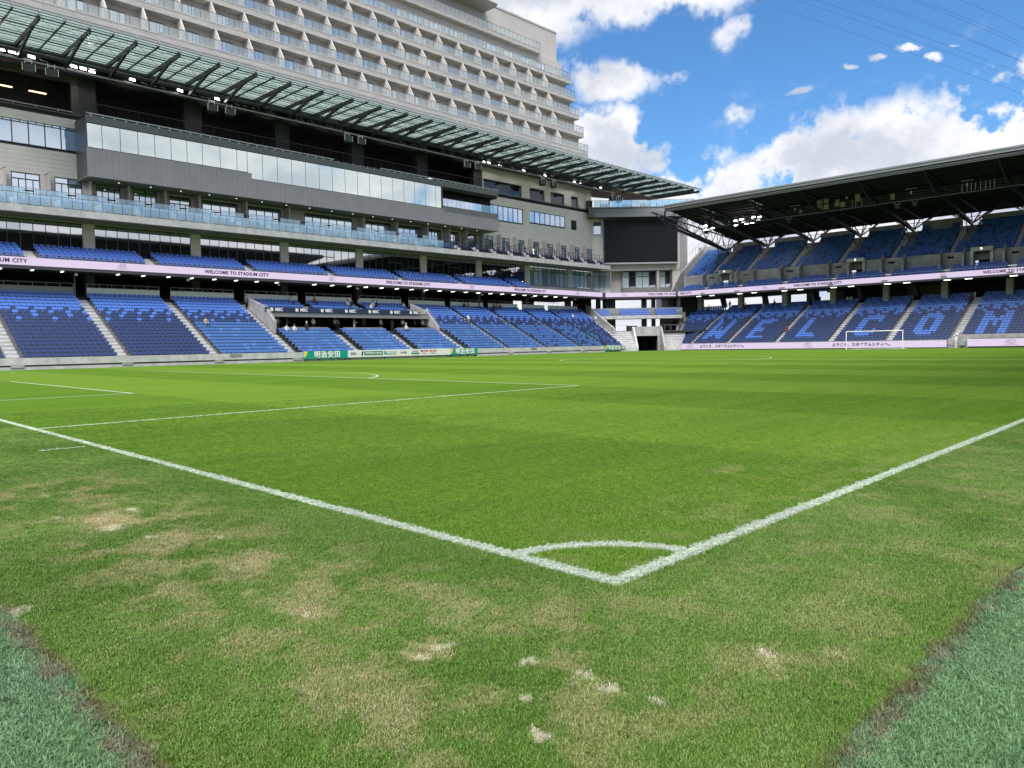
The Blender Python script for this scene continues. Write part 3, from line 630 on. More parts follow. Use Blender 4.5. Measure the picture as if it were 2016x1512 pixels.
# glazed bays between pillars
PX = [10.4+11.54*i for i in range(9)]
ZG0, ZG1 = 12.02, 15.32
b = MB(); b.box(XL, 109.4, YW+.02, YW+.3, ZG1, 15.55); part('wall', b, BEIGE, ms)
for k, x in enumerate(PX):
    b = MB(); b.box(x-.57, x+.57, YW-.12, YW+.5, 11.9, ZG1); part('pillar', b, BEIGE, ms)
panes = Pieces('glass_pane', ms, 200); fr = MB()
for k in range(len(PX)):
    x0 = PX[k]+.6; x1 = (PX[k+1]-.6) if k+1 < len(PX) else 109.2
    n = 9 if k < 8 else 5; w = (x1-x0)/n
    style = 0 if k < 7 else 1
    for j in range(n):
        xx = x0+w*j
        if style == 0:
            door = j in (4, 5)
            if door:
                panes.add(ubox(G_DARK), (xx+w/2, YW+.06, 14.6), (w-.08, .03, 1.3)); panes.add(ubox(G_DARK), (xx+w/2, YW+.07, 12.95), (w-.08, .03, 1.85)); fr.box(xx, xx+w, YW, YW+.07, 13.86, 13.96)
            else: panes.add(ubox(G_DARK), (xx+w/2, YW+.06, (ZG0+ZG1)/2), (w-.06, .03, ZG1-ZG0-.1))
        else:
            panes.add(ubox(G_ROOM), (xx+w/2, YW+.06, 13.2), (w-.1, .03, 2.3)); panes.add(ubox(G_ROOM), (xx+w/2, YW+.06, 14.75), (w-.1, .03, .75)); fr.box(xx, xx+w, YW, YW+.07, 14.32, 14.42)
        fr.box(xx-.025, xx+.025, YW+.0, YW+.1, ZG0, ZG1)
    fr.box(x0, x1, YW, YW+.1, ZG1-.12, ZG1); 
panes.done(); part('mullion', fr, FRAME, ms, kind='stuff')
b = MB(); b.box(XL, 109.3, 90.5, 90.7, 11.9, 15.5); part('room_wall', b, DARK, ms)
for k in range(8):
    for j in range(8):
        b = MB() if (k == 0 and j == 0) else b
b = MB(); sp = Pieces('room_lamp', ms, 60)
for k in range(7):
    for j in (0, 1, 2, 3, 6, 7, 8): sp.add(ubox(LAMP), (PX[k]+.6+1.15*(j+.5), YW-.02, 12.44), (.10, .03, .04))
sp.done()
# ------------------------------------------------ balcony slab, glass balustrades, rooms
b = MB(); b.box(XL, 110.3, YF, YW+.3, 15.42, 15.50, 1)
part('balcony_soffit', b, [SOFF, SOFF], ms)
xs = np.arange(XL, 110.3, 5.9)
for x0 in xs:
    b = MB(); x1 = min(x0+5.88, 110.3); b.box(x0, x1, YF-.02, YF+.35, 15.38, 16.12); part('slab_edge', b, CONC, ms)
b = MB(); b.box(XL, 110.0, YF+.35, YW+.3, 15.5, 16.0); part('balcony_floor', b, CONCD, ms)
bp_ = Pieces('balustrade_pane', ms, 150); rl = MB()
x = 5.2; k = 0
while x < 69.0:
    bp_.add(ubox(G_BAL), (x+.47, YF+.03, 16.72), (.92, .02, 1.06)); rl.box(x-.012, x+.012, YF+.01, YF+.05, 16.1, 17.27)
    if k % 4 != 3: bp_.add(ubox(G_BAL), (x+.47, YF+1.5, 17.62), (.92, .02, .85)); rl.box(x-.012, x+.012, YF+1.49, YF+1.53, 17.1, 18.06)
    x += .955; k += 1
rl.beam((5.2, YF+.03, 17.27), (69, YF+.03, 17.27), .04, .03); rl.beam((5.2, YF+1.51, 18.06), (69, YF+1.51, 18.06), .04, .03)
bp_.done(); part('balustrade_frame', rl, FRAME, ms, kind='stuff')
b = MB(); b.box(5.2, 109.4, YF+1.55, YW, 16.0, 16.95); part('upper_step', b, CONCD, ms)
rl = MB()
for x in np.arange(69.2, 109.6, 1.28): rl.box(x-.03, x+.03, YF+.03, YF+.09, 16.1, 17.25); rl.box(x-.03, x+.03, YF+1.5, YF+1.56, 16.9, 18.1)
rl.beam((69, YF+.06, 17.25), (109.6, YF+.06, 17.25), .06, .05); rl.beam((69, YF+1.53, 18.1), (109.6, YF+1.53, 18.1), .06, .05)
rl.beam((109.6, YF+.06, 17.25), (109.6, YW, 17.25), .06, .05)
part('black_railing', rl, BLACK, ms)
# armchairs along the balcony: four per room
def armchair_mesh(m):
    b = MB(); b.box(-.27, .27, -.28, .22, .34, .46); b.hexa([(-.25, .2, .42), (.25, .2, .42), (.25, .28, .42), (-.25, .28, .42), (-.23, .34, 1.02), (.23, .34, 1.02), (.23, .42, 1.02), (-.23, .42, 1.02)])
    b.box(-.31, -.26, -.2, .25, .52, .62); b.box(.26, .31, -.2, .25, .52, .62); b.box(-.05, .05, -.1, .1, 0, .34, 1); b.box(-.3, -.27, -.18, -.14, .4, .52, 1); b.box(.27, .3, -.18, -.14, .4, .52, 1)
    return b.mesh('armchair', [m, SEATLEG])
AM = [armchair_mesh(mat('armchair blue', (.075, .13, .34), .5)), armchair_mesh(mat('armchair dark navy', (.018, .025, .075), .5))]
arm = Pieces('armchair', None, 300)
room = 0; x = 10.35
while x < 108:
    dk = x > 69
    for j in range(4):
        cx = x+1.0+.68*j
        if cx < 109: arm.add(AM[1 if dk else 0], (cx, YF+.75, 16.12), (1, 1, 1), .12 if not dk else .35, .6, label=f'{"dark navy" if dk else "blue"} balcony armchair, {NUM[j]} of four at the {NUM[room]} suite along the balcony', group='armchairs along the main stand balcony', category='armchair')
    b = MB(); b.box(x+.12, x+.8, YF+.5, YF+1.5, 16.12, 16.55); b.box(x+.12, x+.8, YF+1.0, YF+1.5, 16.12, 16.95); part('balcony_step', b, STEP, ms)
    x += 3.86; room += 1
arm.done()
def tag_table(x, i):
    t = thing('bar_table', f'small high bar table on the balcony outside the {NUM[i]} suite', 'table', (x, YF+2.5, 16.95), group='bar tables along the main stand balcony')
    b = MB(); b.box(-.45, .45, -.3, .3, 1.02, 1.06); put('table_top', b.mesh('table_top', DARK2), t, local=True); b = MB(); b.cyl((0, 0, 0), (0, 0, 1.02), .03, 6); put('leg', b.mesh('leg', STEEL), t, local=True)
for i in range(25): tag_table(12.4+3.86*i, i)
# upper beige wall with recessed courses: cladding panels
ZU0, ZU1 = 16.0, 26.75
BOX0, BOX1 = 21.1, 80.75
OPEN = []     # openings (x0,x1,z0,z1)
doors = [(11.2, 13.7), (15.05, 17.6), (18.93, 21.53), (22.89, 25.36), (26.71, 29.27), (30.62, 33.11), (34.48, 38.95), (40.26, 44.72), (48.12, 55.57), (57.75, 62.2), (63.5, 67.93), (69.28, 71.74), (73.15, 75.53), (76.88, 79.31), (80.66, 83.04), (84.56, 86.9), (88.4, 90.59), (92.14, 94.33), (95.88, 98.09), (99.64, 101.75), (103.44, 105.56), (107.18, 109.33)]
for d in doors: OPEN.append((d[0], d[1], 16.95, 19.98 if d[0] < 30 else 19.55 if d[0] > 80 else 19.3))
strips = [(5.0, BOX0+.2, 22.92, 25.4), (82.0, 90.33, 22.42, 24.85), (92.0, 101.6, 22.87, 24.88), (103.28, 104.85, 22.84, 24.52)]
OPEN += strips
COURSE = .445
cl = Pieces('cladding_panel', ms, 260)
z = ZU0; ci = 0
while z < ZU1-.01:
    z1 = min(z+COURSE, ZU1); cuts = []
    for (a0, a1, c0, c1) in OPEN:
        if c0 < z1-.12 and c1 > z+.12: cuts.append((a0, a1))
    if 19.7 < z < 25.8: cuts.append((BOX0+.15, BOX1-.1))
    cuts.sort(); x = XL; segs = []
    for a0, a1 in cuts:
        if a0 > x: segs.append((x, a0))
        x = max(x, a1)
    if x < 109.5: segs.append((x, 109.5))
    for s0, s1 in segs:
        xx = s0; st = 5.4 if ci % 2 else 4.1; first = True
        while xx < s1-.01:
            nx = min(xx+(st if first else 5.4), s1)
            cl.add(ubox(BEIGE), ((xx+nx)/2, YW+.12, (z+z1)/2), (nx-xx-.012, .24, z1-z-.014)); xx = nx; first = False
    z = z1; ci += 1
cl.done()
b = MB(); b.box(XL, 109.4, YW+.26, YW+.4, 16, 26.6); part('backing_wall', b, GREYD, ms)
b = MB(); b.box(XL, 109.6, YW-.06, YW+.5, ZU1, ZU1+.1); part('coping', b, GREYD, ms)
# balcony doors: frame > panes
def window(parent, x0, x1, z0, z1, n, gm, trans=None, y=YW, th=.07, name='window'):
    f_ = MB(); f_.box(x0, x1, y, y+.12, z1-th, z1); f_.box(x0, x1, y, y+.12, z0, z0+th*.7); f_.box(x0, x0+th, y, y+.12, z0, z1); f_.box(x1-th, x1, y, y+.12, z0, z1)
    w = (x1-x0)/n
    for i in range(1, n): f_.box(x0+w*i-th*.45, x0+w*i+th*.45, y+.002, y+.12, z0, (z1 if trans is None else trans))
    if trans is not None:
        f_.box(x0, x1, y+.003, y+.12, trans-th*.7, trans+th*.7); f_.box((x0+x1)/2-th*.5, (x0+x1)/2+th*.5, y+.001, y+.12, trans, z1)
    o = part(name, f_, FRAME, parent); base = OFF[parent.name]
    for i in range(n): put('pane', ubox(gm), o, (x0+w*(i+.5), y+.08, ((z0+(trans or z1))/2)), 0, (w-th, .02, (trans or z1)-z0-th))
    if trans is not None:
        for i in range(2): put('pane', ubox(gm), o, (x0+(x1-x0)*(.25+.5*i), y+.08, (trans+z1)/2), 0, ((x1-x0)/2-th, .02, z1-trans-th))
    return o
for i, d in enumerate(doors):
    o = OPEN[i]; wide = d[1]-d[0] > 3.5
    window(ms, d[0], d[1], o[2], o[3], 6 if wide and d[1]-d[0] > 6 else 4, G_WIN if d[0] < 80 else G_ROOM, None if (wide or 66 < d[0] < 80) else o[3]-.62, name='balcony_door')
for x in (14.25, 18.12, 21.97, 25.8, 29.7, 33.6, 39.4, 45.2, 56.6, 62.4, 68.0, 72.3, 76.0):
    b = MB(); b.box(x-.09, x+.09, YW-1.45, YW, 16.95, 20.0 if x < 20.5 else 19.64); b.box(x-.14, x+.14, YW-1.5, YW, 20.0 if x < 20.5 else 19.64, 20.06 if x < 20.5 else 19.7); part('divider_fin', b, HOTW, ms)
for x in (79.9, 84.0, 87.8, 91.6, 95.3, 99.1, 102.9, 106.6):
    b = MB(); b.box(x-.09, x+.09, YW-1.0, YW, 16.95, 19.85); part('divider_fin', b, HOTW, ms)
window(ms, 5.0, BOX0+.12, 22.92, 25.4, 11, G_WIN, y=YW+.02, th=.09); 
b = MB()
for i in range(23): x = 5.1+.73*i; b.box(x-.03, x+.03, YW+.0, YW+.02, 25.12, 25.4)
b.box(5, BOX0+.12, YW, YW+.02, 25.08, 25.15); part('transom', b, FRAME, ms)
window(ms, 82.0, 90.33, 22.42, 24.85, 7, G_WIN, y=YW+.02); window(ms, 92.0, 101.6, 22.87, 24.88, 7, G_WIN, y=YW+.02); 
b = MB(); b.box(103.28, 104.85, YW+.02, YW+.1, 22.84, 24.52); part('dark_window', b, DARK, ms)
# ------------------------------------------------ projecting grey box
bx = MB(); bx.box(BOX0, BOX1, YF+.18, YW, 19.75, 19.9, 1); bx.box(BOX0, BOX0+.2, YF+.18, YW+.1, 19.9, 26.05)
bx.box(BOX1-.2, BOX1, YF+.18, YW+.1, 19.9, 22.5); bx.box(BOX0+.2, 69.1, YF+.8, YF+.9, 22.1, 25.3, 2); bx.box(69.2, BOX1, YF+1.8, YF+1.9, 22.5, 25.0, 2); bx.box(BOX1-.2, BOX1, YF+.18, YW+.1, 24.95, 26.05); bx.box(BOX0+.2, BOX1-.2, YF+.3, YW+.1, 25.3, 25.9)
box = part('projecting_box', bx, [GREYD, SOFF, DARK], ms)
bz = Pieces('cladding_panel', box, 190)
x = BOX0
while x < BOX1-.05:
    w = min(.62, BOX1-x); top = 22.72 if x < 38.5 else 22.02 if x < 69.0 else 21.6
    bz.add(ubox(GREY), (x+w/2, YF+.09, (19.75+top)/2), (w-.012, .18, top-19.75)); x += w
bz.done()
b = MB(); b.box(69.1, BOX1, YF+.02, YF+.18, 21.61, 22.5); part('sill_band', b, mat('mid grey band', (.15, .15, .155), .5, .05, .5), box)
b = MB(); b.box(BOX0, BOX1, YF, YF+.3, 25.32, 26.1); part('top_band', b, mat('slate band', (.12, .125, .13), .45, .05, .5), box)
b = MB(); b.box(BOX0, 69.1, YF+.04, YF+.2, 25.25, 25.33); b.box(BOX0, 38.5, YF+.04, YF+.2, 22.72, 22.8); b.box(38.5, 69.1, YF+.04, YF+.2, 22.02, 22.1); b.box(68.95, 69.15, YF+.01, YF+.2, 21.9, 25.4); b.box(38.46, 38.54, YF+.03, YF+.2, 22.0, 22.8); part('window_frame', b, FRAME, box)
xp = [21.2, 22.63, 24.41, 26.19, 27.94, 29.68, 31.44, 33.2, 35.27, 37.31, 38.6]+[38.6+1.95*i for i in range(1, 16)]+[69.0]
for i in range(len(xp)-1):
    z0 = 22.8 if xp[i] < 38.5 else 22.1
    put('pane', ubox(G_BOX), box, ((xp[i]+xp[i+1])/2, YF+.1, (z0+25.25)/2), 0, (xp[i+1]-xp[i]-.055, .02, 25.25-z0))
for i in range(13):
    x = 69.25+.88*i; put('balustrade_pane', ubox(G_WIN if i < 9 else G_BAL), box, (x+.44, YF+.12, 23.05), 0, (.85, .02, 1.1))
b = MB(); b.box(69.15, BOX1-.2, YF+.2, YW, 24.95, 25.3)
for i in range(14): b.box(69.3+.85*i, 69.36+.85*i, YF+.3, YW, 24.85, 24.95)
part('ceiling_slats', b, DARK, box)
for i in range(17):
    b = MB(); x = 24.5+3.3*i; b.cyl((x, YF+1.4, 19.75), (x, YF+1.4, 19.72), .08, 8); part('downlight', b, mat('soft downlight', (.9, .9, .85), .5, emit=.7), box)
# tops: white rail line with clips along the box
b = MB(); b.beam((BOX0+.1, YF+.05, 26.28), (50.6, YF+.05, 26.28), .12, .10); b.beam((58.0, YF+.05, 26.28), (80.9, YF+.05, 26.28), .12, .10); part('drink_rail', b, STEEL, ms)
b = MB()
for i in range(52):
    x = BOX0+.5+1.14*i
    if 50.8 < x < 57.6: b.box(x-.04, x+.04, YF-.03, YF+.02, 25.9, 26.15)
    else: b.box(x-.1, x+.1, YF-.08, YF+.0, 25.98, 26.1); b.box(x-.03, x+.03, YF+.0, YF+.05, 26.05, 26.25)
part('rail_bracket', b, STEEL, ms)
b = MB(); b.beam((5, YW-.1, 27.05), (BOX0-.2, YW-.1, 27.05), .1, .09); b.beam((82, YW-.05, 26.95), (109, YW-.05, 26.95), .06, .05)
for i in range(8): b.box(5.5+2*i, 5.6+2*i, YW-.15, YW-.02, 26.85, 27.02)
part('lower_rail', b, CATL, ms)
# open top level: floor, back wall, pillars, ceiling
b = MB(); b.box(XL, 109.4, YW, 96, 26.3, 26.8); b.box(BOX0, BOX1, YF+.3, YW, 26.0, 26.12); part('terrace_floor', b, DARK2, ms)
b = MB(); b.box(XL, 109.3, 92.0, 92.3, 26.8, 33.2); part('terrace_back_wall', b, DARK, ms)
b = MB(); b.box(XL, 21.3, YW+.05, YW+.5, 30.2, 31.2); b.box(20.9, 21.6, YW, YW+.5, 26.8, 31.2); part('shade_dark_wall', b, mat('shade darkened wall', (.060, .060, .050), .7, .1, .4), ms)  # wall colour darkened to stand for the shade under the canopy
for k in range(6):
    x = 22.3+11.55*k; b = MB(); b.box(x-1.0, x+1.05, YW+.2, YW+1.1, 26.8, 31.2); part('pillar', b, DARK2, ms)  # beige pillars given a dark colour in place of the overhang's shade
b = MB(); b.box(XL, 113.3, YF+1.0, 93, 31.2, 31.5); part('terrace_ceiling', b, BLACK, ms)
b = MB()
for x0, x1 in ((80.9, 81.1), (90.25, 92.19), (96.09, 97.68), (101.48, 103.44), (105.55, 109.4)): b.box(x0, x1, YW+.03, YW+.4, 26.8, 28.9)
b.box(80.9, 109.4, YW+.03, YW+.4, 28.9, 31.2); part('wall', b, BEIGE, ms)
for x0, x1 in ((81.1, 90.25), (92.19, 96.09), (97.68, 101.48), (103.44, 105.55)):
    b = MB(); b.box(x0, x1, YW+.3, YW+.36, 26.8, 28.9); part('dark_glazing', b, glass('black glazing', (.8, .85, .9), .05, (.01, .01, .012), .03), ms)
wl = Pieces('wall_lamp', ms, 60)
for i in range(60):
    x = random.uniform(10, 80); wl.add(ubox(mat('dim strip light', (1, .93, .8), emit=.9)), (x, random.uniform(88.5, 91.5), random.choice((27.2, 27.45, 27.6))), (random.uniform(.2, .9), .3, .03))
wl.done()
b = MB()
for i in range(58): x = BOX0+.3+1.03*i; b.box(x-.012, x+.012, YF+.45, YF+.47, 26.1, 27.5)
b.box(BOX0+.2, BOX1, YF+.44, YF+.48, 27.46, 27.52); part('screen_rail', b, BLACK, ms)
for x in (14.5, 17.6):
    b = MB(); b.box(x, x+1.6, 89.5, 89.7, 29.2, 29.28); part('amber_tube', b, mat('amber tube', (1, .62, .3), emit=1.6), ms)
# upper wall behind the glass canopy up to the hotel
b = MB(); b.box(XL, 109.9, YW+1.1, YW+4, 31.5, 37.6); part('upper_wall', b, HOTW, ms)
# ================================================================== HOTEL (stepped back floor by floor)
ht = thing('hotel_tower', 'tall beige hotel with long stepped balconies and dividing fins above the glass canopy', 'hotel', (60, 95, 0))
HX0, HX1 = 6.0, 109.9
ZS = [37.5, 41.15, 44.8, 48.45, 52.1, 56.45]; YH = [88.05+1.035*i for i in range(5)]+[93.6]
gl = Pieces('balustrade_pane', ht, 300); rl = MB()
FIN = [102.1-4.28*n for n in range(22)]
fin_me = MB(); fin_me.prism([(0, 0), (0, 1.25), (1.0, 2.80), (2.35, 2.80), (2.35, 0)], -.09, .09); fin_me = fin_me.mesh('divider_fin', HOTW)
win_me = {}
wf = MB()
for xx in (0, .86, 1.72, 2.52): wf.box(xx, xx+.07, 0, .1, 0, 2.2)
wf.box(0, 2.59, 0, .1, 2.13, 2.22); wf.box(0, 2.59, 0, .1, 0, .06)
wf = wf.mesh('window', FRAME)
cur = [glass('hotel curtain window', (.90, .97, 1.), .52, (.66, .74, .80), .04, .02, spread=.3), glass('hotel sheer window', (.84, .92, 1.), .60, (.36, .50, .64), .04, .02, spread=.3)]
fins = Pieces('divider_fin', ht, 120); nwin = 0
for i in range(6):
    xe = HX1 if i < 5 else 102.95; y0, z0 = YH[i], ZS[i]; yw = y0+2.35 if i < 5 else 95.5
    zt = ZS[i+1] if i < 5 else 62.6
    for k, xa in enumerate(np.arange(HX0, xe, 13.0)):
        xb = min(xa+12.98, xe)
        b = MB(); b.box(xa, xb, y0, yw+.2, z0+.0, z0+.82); b.box(xa, xb, y0-.03, y0, z0+.70, z0+.86); part('balcony_slab', b, HOTS, ht)
    b = MB(); b.box(HX0, HX1 if i < 5 else 109.6, yw, yw+3, z0+.3, zt+.3); part('wall', b, HOTW, ht)
    n = int((xe-HX0)/1.07)
    for j in range(n):
        x = xe-1.07*(j+.5); gl.add(ubox(G_BAL2), (x, y0+.06, z0+1.42), (1.02, .02, 1.08)); rl.box(x-.535-.02, x-.535+.02, y0+.04, y0+.08, z0+.82, z0+2.0)
    rl.box(xe-.04, xe, y0+.04, y0+.08, z0+.82, z0+2.0)
    rl.beam((HX0, y0+.06, z0+2.0), (xe, y0+.06, z0+2.0), .05, .05); rl.beam((xe-.03, y0+.06, z0+2.0), (xe-.03, yw, z0+2.0), .05, .05)
    for q in range(3): rl.box(xe-.05, xe-.01, y0+.3+.75*q, y0+.34+.75*q, z0+.82, z0+2.0)
    if i < 4:
        for f_ in FIN: fins.add(fin_me, (f_, y0+.02, z0+.82), (1, 1, (ZS[i+1]-z0-.82)/2.80))
    if i < 5:
        for q, f_ in enumerate(FIN):
            x0 = f_+.16
            if x0+2.6 > HX1: continue
            vis = cam_px((x0+1.2, yw, z0+1.9), 1) > 0
            o = put('window', wf, ht, (x0, yw-.08, z0+.82))
            if vis:
                for p_, (pa, pb) in enumerate(((.07, .86), (.93, 1.72), (1.79, 2.52))):
                    put('pane', ubox(cur[(q*3+i*5+p_) % 5 == 0]), o, ((pa+pb)/2, .05, 1.1), 0, (pb-pa, .02, 2.05), local=True)
            if q % 2 == 0 and vis:
                bb = MB() if 'VM' not in globals() else None
                if bb is not None: bb.cyl((0, -.07, 0), (0, 0, 0), .13, 10); VM = bb.mesh('wall_vent', mat('vent cap', (.62, .61, .59), .5))
                put('wall_vent', VM, ht, (f_+3.85, yw-.01, z0+2.9))
for x in (FIN[-1]-4.28,): pass
fins.done(); gl.done(); part('railing', rl, mat('railing grey', (.10, .105, .11), .4), ht, kind='stuff')
b = MB(); b.box(HX0, 90.2, 92.6, 96, 60.9, 61.3); b.prism([(92.6, 60.9), (92.1, 61.2), (92.1, 61.4), (92.6, 61.3)], HX0, 90.2); part('roof_eave', b, HOTW, ht)
b = MB(); b.box(HX0, 109.6, 95.4, 99, 62.6, 62.9); part('roof_coping', b, HOTS, ht)
b = MB(); b.cyl((82.2, 95.2, 53), (82.2, 95.2, 55.2), .09, 8); b.cyl((82.2, 95.2, 55.2), (82.2, 94.3, 56.3), .09, 8); part('down_pipe', b, HOTW, ht); b = MB(); b.cyl((101.2, 95.2, 53), (101.2, 95.2, 56.3), .09, 8); part('down_pipe', b, HOTW, ht)
ctr = MB(); ctr.cyl((0, 0, 0), (0, 0, .44), .04, 6); ctr.cyl((0, 0, .44), (0, 0, .48), .3, 14); ctr = ctr.mesh('cafe_table', STEEL)
k = 0
for i in range(2):
    for q in range(3, 20, 2):
        x = FIN[q]+1.9
        o = put('cafe_table', ctr, None, (x, YH[i]+.9, ZS[i]+.83), label=f'small round cafe table on the {ORD[i]} hotel balcony level, {NUM[q]} bay from the far end', category='table', group='cafe tables on the hotel balconies')

# ================================================================== GLASS CANOPY
cn = thing('glass_canopy', 'long glass canopy on dark steel arms projecting over the main stand', 'canopy', (70, 80, 31))
def ztip(x): return 32.35-.35*(x-15.6)/115
PIT_ = 2.087
TIP = [15.61+PIT_*i for i in range(-3, 56)]
canp = Pieces('glass_panel', cn, 300)
beams = 0
YC0, YC1 = 75.9, 88.6
for i, x in enumerate(TIP):
    idx = i-3; z = ztip(x); thick = idx % 2 == 0 or idx == 55
    yin = YC1 if x < 110 else max(78.0, YC1)
    b = MB()
    if thick: b.beam((x, 76.1, z-.42), (x, yin, z-.15), .20, .42)
    else: b.beam((x, 76.0, z-.22), (x, yin, z+.02), .09, .16); 
    for q in range(6): b.box(x-.035, x+.035, 76.4+2.3*q, 76.5+2.3*q, z-.15, z+.03)
    part('beam' if thick else 'rafter', b, BLACK, cn)
    if thick and x < 117:
        b = MB(); b.beam((x, 79.4, z-.55), (x, 84.5, 30.75), .20, .34); b.beam((x, 78.6, z-.52), (x, 80.2, z-.50), .24, .3); part('strut', b, BLACK, cn)
    b = MB(); b.cyl((x, 75.75, z-.2), (x, 75.75, z+.42), .05, 6); b.box(x-.1, x+.1, 75.7, 75.95, z-.05, z+.12); part('tip_bracket', b, STEEL, cn)
    if i+1 < len(TIP):
        for q in range(9):
            ya = 75.75+1.43*q; canp.add(ubox(G_ROOF), (x+PIT_/2, ya+.70, z+.12+.02*q), (PIT_-.05, 1.36, .02), size=1.6)
canp.done()
pu = MB(); pl = MB()
for q in range(10):
    y = 75.8+1.43*q; za, zb = ztip(TIP[0])+.02+.02*q, ztip(TIP[-1])+.02+.02*q
    (pl if q in (2, 4, 6, 8) else pu).beam((TIP[0], y, za), (TIP[-1], y, zb), .09, .10)
    if q < 9: pu.beam((TIP[0], y+.72, za), (TIP[-1], y+.72, zb), .05, .06)
part('purlin', pu, FRAME, cn, kind='stuff'); part('purlin', pl, WHITEP, cn, kind='stuff')
b = MB(); b.beam((TIP[0], 75.72, ztip(TIP[0])+.05), (TIP[-1], 75.72, ztip(TIP[-1])+.05), .05, .14); part('edge_trim', b, STEEL, cn)
ty = MB()
for i in range(0, len(TIP)-2, 2):
    x = TIP[i+1]; ty.beam((x, 76.5, ztip(x)-.1), (x+2*PIT_, 82, ztip(x)-.1), .025, .025); ty.beam((x, 82, ztip(x)-.1), (x+2*PIT_, 76.5, ztip(x)-.1), .025, .025)
part('tie_rod', ty, BLACK, cn, kind='stuff')
# catwalk and lighting truss at the foot of the struts
ct = MB(); ct.beam((3, 84.35, 30.62), (113.35, 84.35, 30.30), .14, .16, 1); ct.beam((3, 84.5, 30.3), (113.35, 84.5, 30.0), .9, .06, 0); ct.beam((3, 85.4, 31.0), (113.35, 85.4, 30.7), .12, .3, 0)
ct.beam((3, 84.9, 31.75), (117, 84.9, 31.5), .10, .12, 1); ct.beam((3, 85.6, 32.1), (117, 85.6, 31.8), .3, .3, 0)
for i in range(70): x = 3.6+1.57*i; ct.beam((x, 84.4, 30.5-.003*i), (x, 85.4, 31.0-.003*i), .05, .05, 0); ct.beam((x, 85.4, 31.0-.003*i), (x+1.5, 85.6, 32.0-.003*i), .05, .05, 0)
part('catwalk', ct, [BLACK, CATL], cn)
b = MB(); b.box(3, 113.3, 86.3, 86.6, 30.9, 32.6); part('rear_fascia', b, BLACK, cn)
b = MB(); b.slab([(110.5, 93.2), (117.8, 93.0), (125.5, 90.2), (129.6, 85.8), (117.5, 85.28), (110.5, 86.5)], 31.35, 31.6); part('timber_soffit', b, WOOD, cn)

# floodlights, unlit fixtures and speakers hanging on the catwalk
def flood_mesh(face):
    b = MB(); b.hexa([(-.45, -.3, -.28), (.45, -.3, -.28), (.45, .05, -.05), (-.45, .05, -.05), (-.45, -.18, -.38+.3), (.45, -.18, -.08), (.45, .1, .15), (-.45, .1, .15)])
    b.hexa([(-.40, -.31, -.285), (.40, -.31, -.285), (.40, .02, -.075), (-.40, .02, -.075), (-.40, -.315, -.275), (.40, -.315, -.275), (.40, .01, -.06), (-.40, .01, -.06)], 1)
    b.hexa([(-.38, -.325, -.26), (.38, -.325, -.26), (.38, -.26, -.12), (-.38, -.26, -.12), (-.38, -.30, -.27), (.38, -.30, -.27), (.38, -.24, -.12), (-.38, -.24, -.12)], 1)
    b.beam((-.3, .05, 0), (-.3, .05, .5), .04, .04); b.beam((.3, .05, 0), (.3, .05, .5), .04, .04); b.beam((-.32, .05, .5), (.32, .05, .5), .04, .04)
    me = b.mesh('floodlight', [STEEL, face]); me.transform(Matrix.Diagonal((.8, .9, .9, 1))); return me
FON, FOFF = flood_mesh(FLOOD), flood_mesh(mat('unlit lamp glass', (.5, .52, .52), .15))
lit = [(14.7, 31.35), (16.8, 31.3), (21.0, 31.3), (22.3, 31.2), (26.3, 31.3), (31.4, 31.3), (35.7, 31.3)]
unlit = [17.9, 27.6, 28.6, 29.5, 33.0, 33.9, 34.7, 38.2, 39.2, 40.2]
for i, (x, z) in enumerate(lit):
    for s_ in ((-.45, .45) if i in (0, 2) else (0,)):
        put('floodlight', FON, None, (x+s_, 84.9, z), rz=.2, label=f'lit floodlight under the glass canopy, {ORD[i]} bright cluster from the near end{" , right lamp" if s_ > 0 else ""}', category='floodlight', group='floodlights on the canopy catwalk')
for i, x in enumerate(unlit): put('floodlight', FOFF, None, (x, 84.9, 31.2), rz=.35, label=f'unlit silver floodlight on the canopy catwalk, {ORD[i]} unlit one from the near end', category='floodlight', group='floodlights on the canopy catwalk')
far_l = [78.9, 80.1, 82.6, 85.7, 88.2, 93.6, 97.9, 101.6, 103.4, 107.2, 109.2]
for i, x in enumerate(far_l): put('floodlight', FON if i not in (3, 6, 9) else FOFF, None, (x, 84.9, 31.0), rz=.25, label=f'floodlight at the far end of the canopy catwalk, {ORD[i]} after the dark stretch', category='floodlight', group='floodlights on the canopy catwalk')
yb = MB(); yb.cyl((0, 0, .15), (0, 0, .55), .11, 8, 1); yb.box(-.2, .2, -.12, .12, -.1, .1); yb.beam((-.42, 0, -.2), (-.42, 0, .7), .05, .05, 2); yb.beam((.42, 0, -.2), (.42, 0, .7), .05, .05, 2); yb.box(-.28, .28, -.18, .18, -.32, -.1)
yb = yb.mesh('spotlight', [BLACK, mat('brass housing', (.42, .32, .10), .5, metal=.5), STEEL])
for i, x in enumerate([42.6, 46.6, 48.2, 51.0, 52.4, 61.6, 63.0, 65.2, 67.0, 70.6, 72.2, 74.3]): put('spotlight', yb, None, (x, 84.7, 30.95), label=f'brass coloured spotlight on the canopy catwalk, {ORD[i]} of the row in the middle', category='spotlight', group='brass spotlights on the canopy catwalk')
spk = MB(); spk.hexa([(-.5, -.35, -.7), (.5, -.35, -.7), (.42, .4, -.8), (-.42, .4, -.8), (-.5, -.5, .05), (.5, -.5, .05), (.42, .4, .05), (-.42, .4, .05)]); spk.beam((-.55, -.5, -.62), (-.55, -.5, .1), .06, .06, 1); spk.beam((.55, -.5, -.62), (.55, -.5, .1), .06, .06, 1)
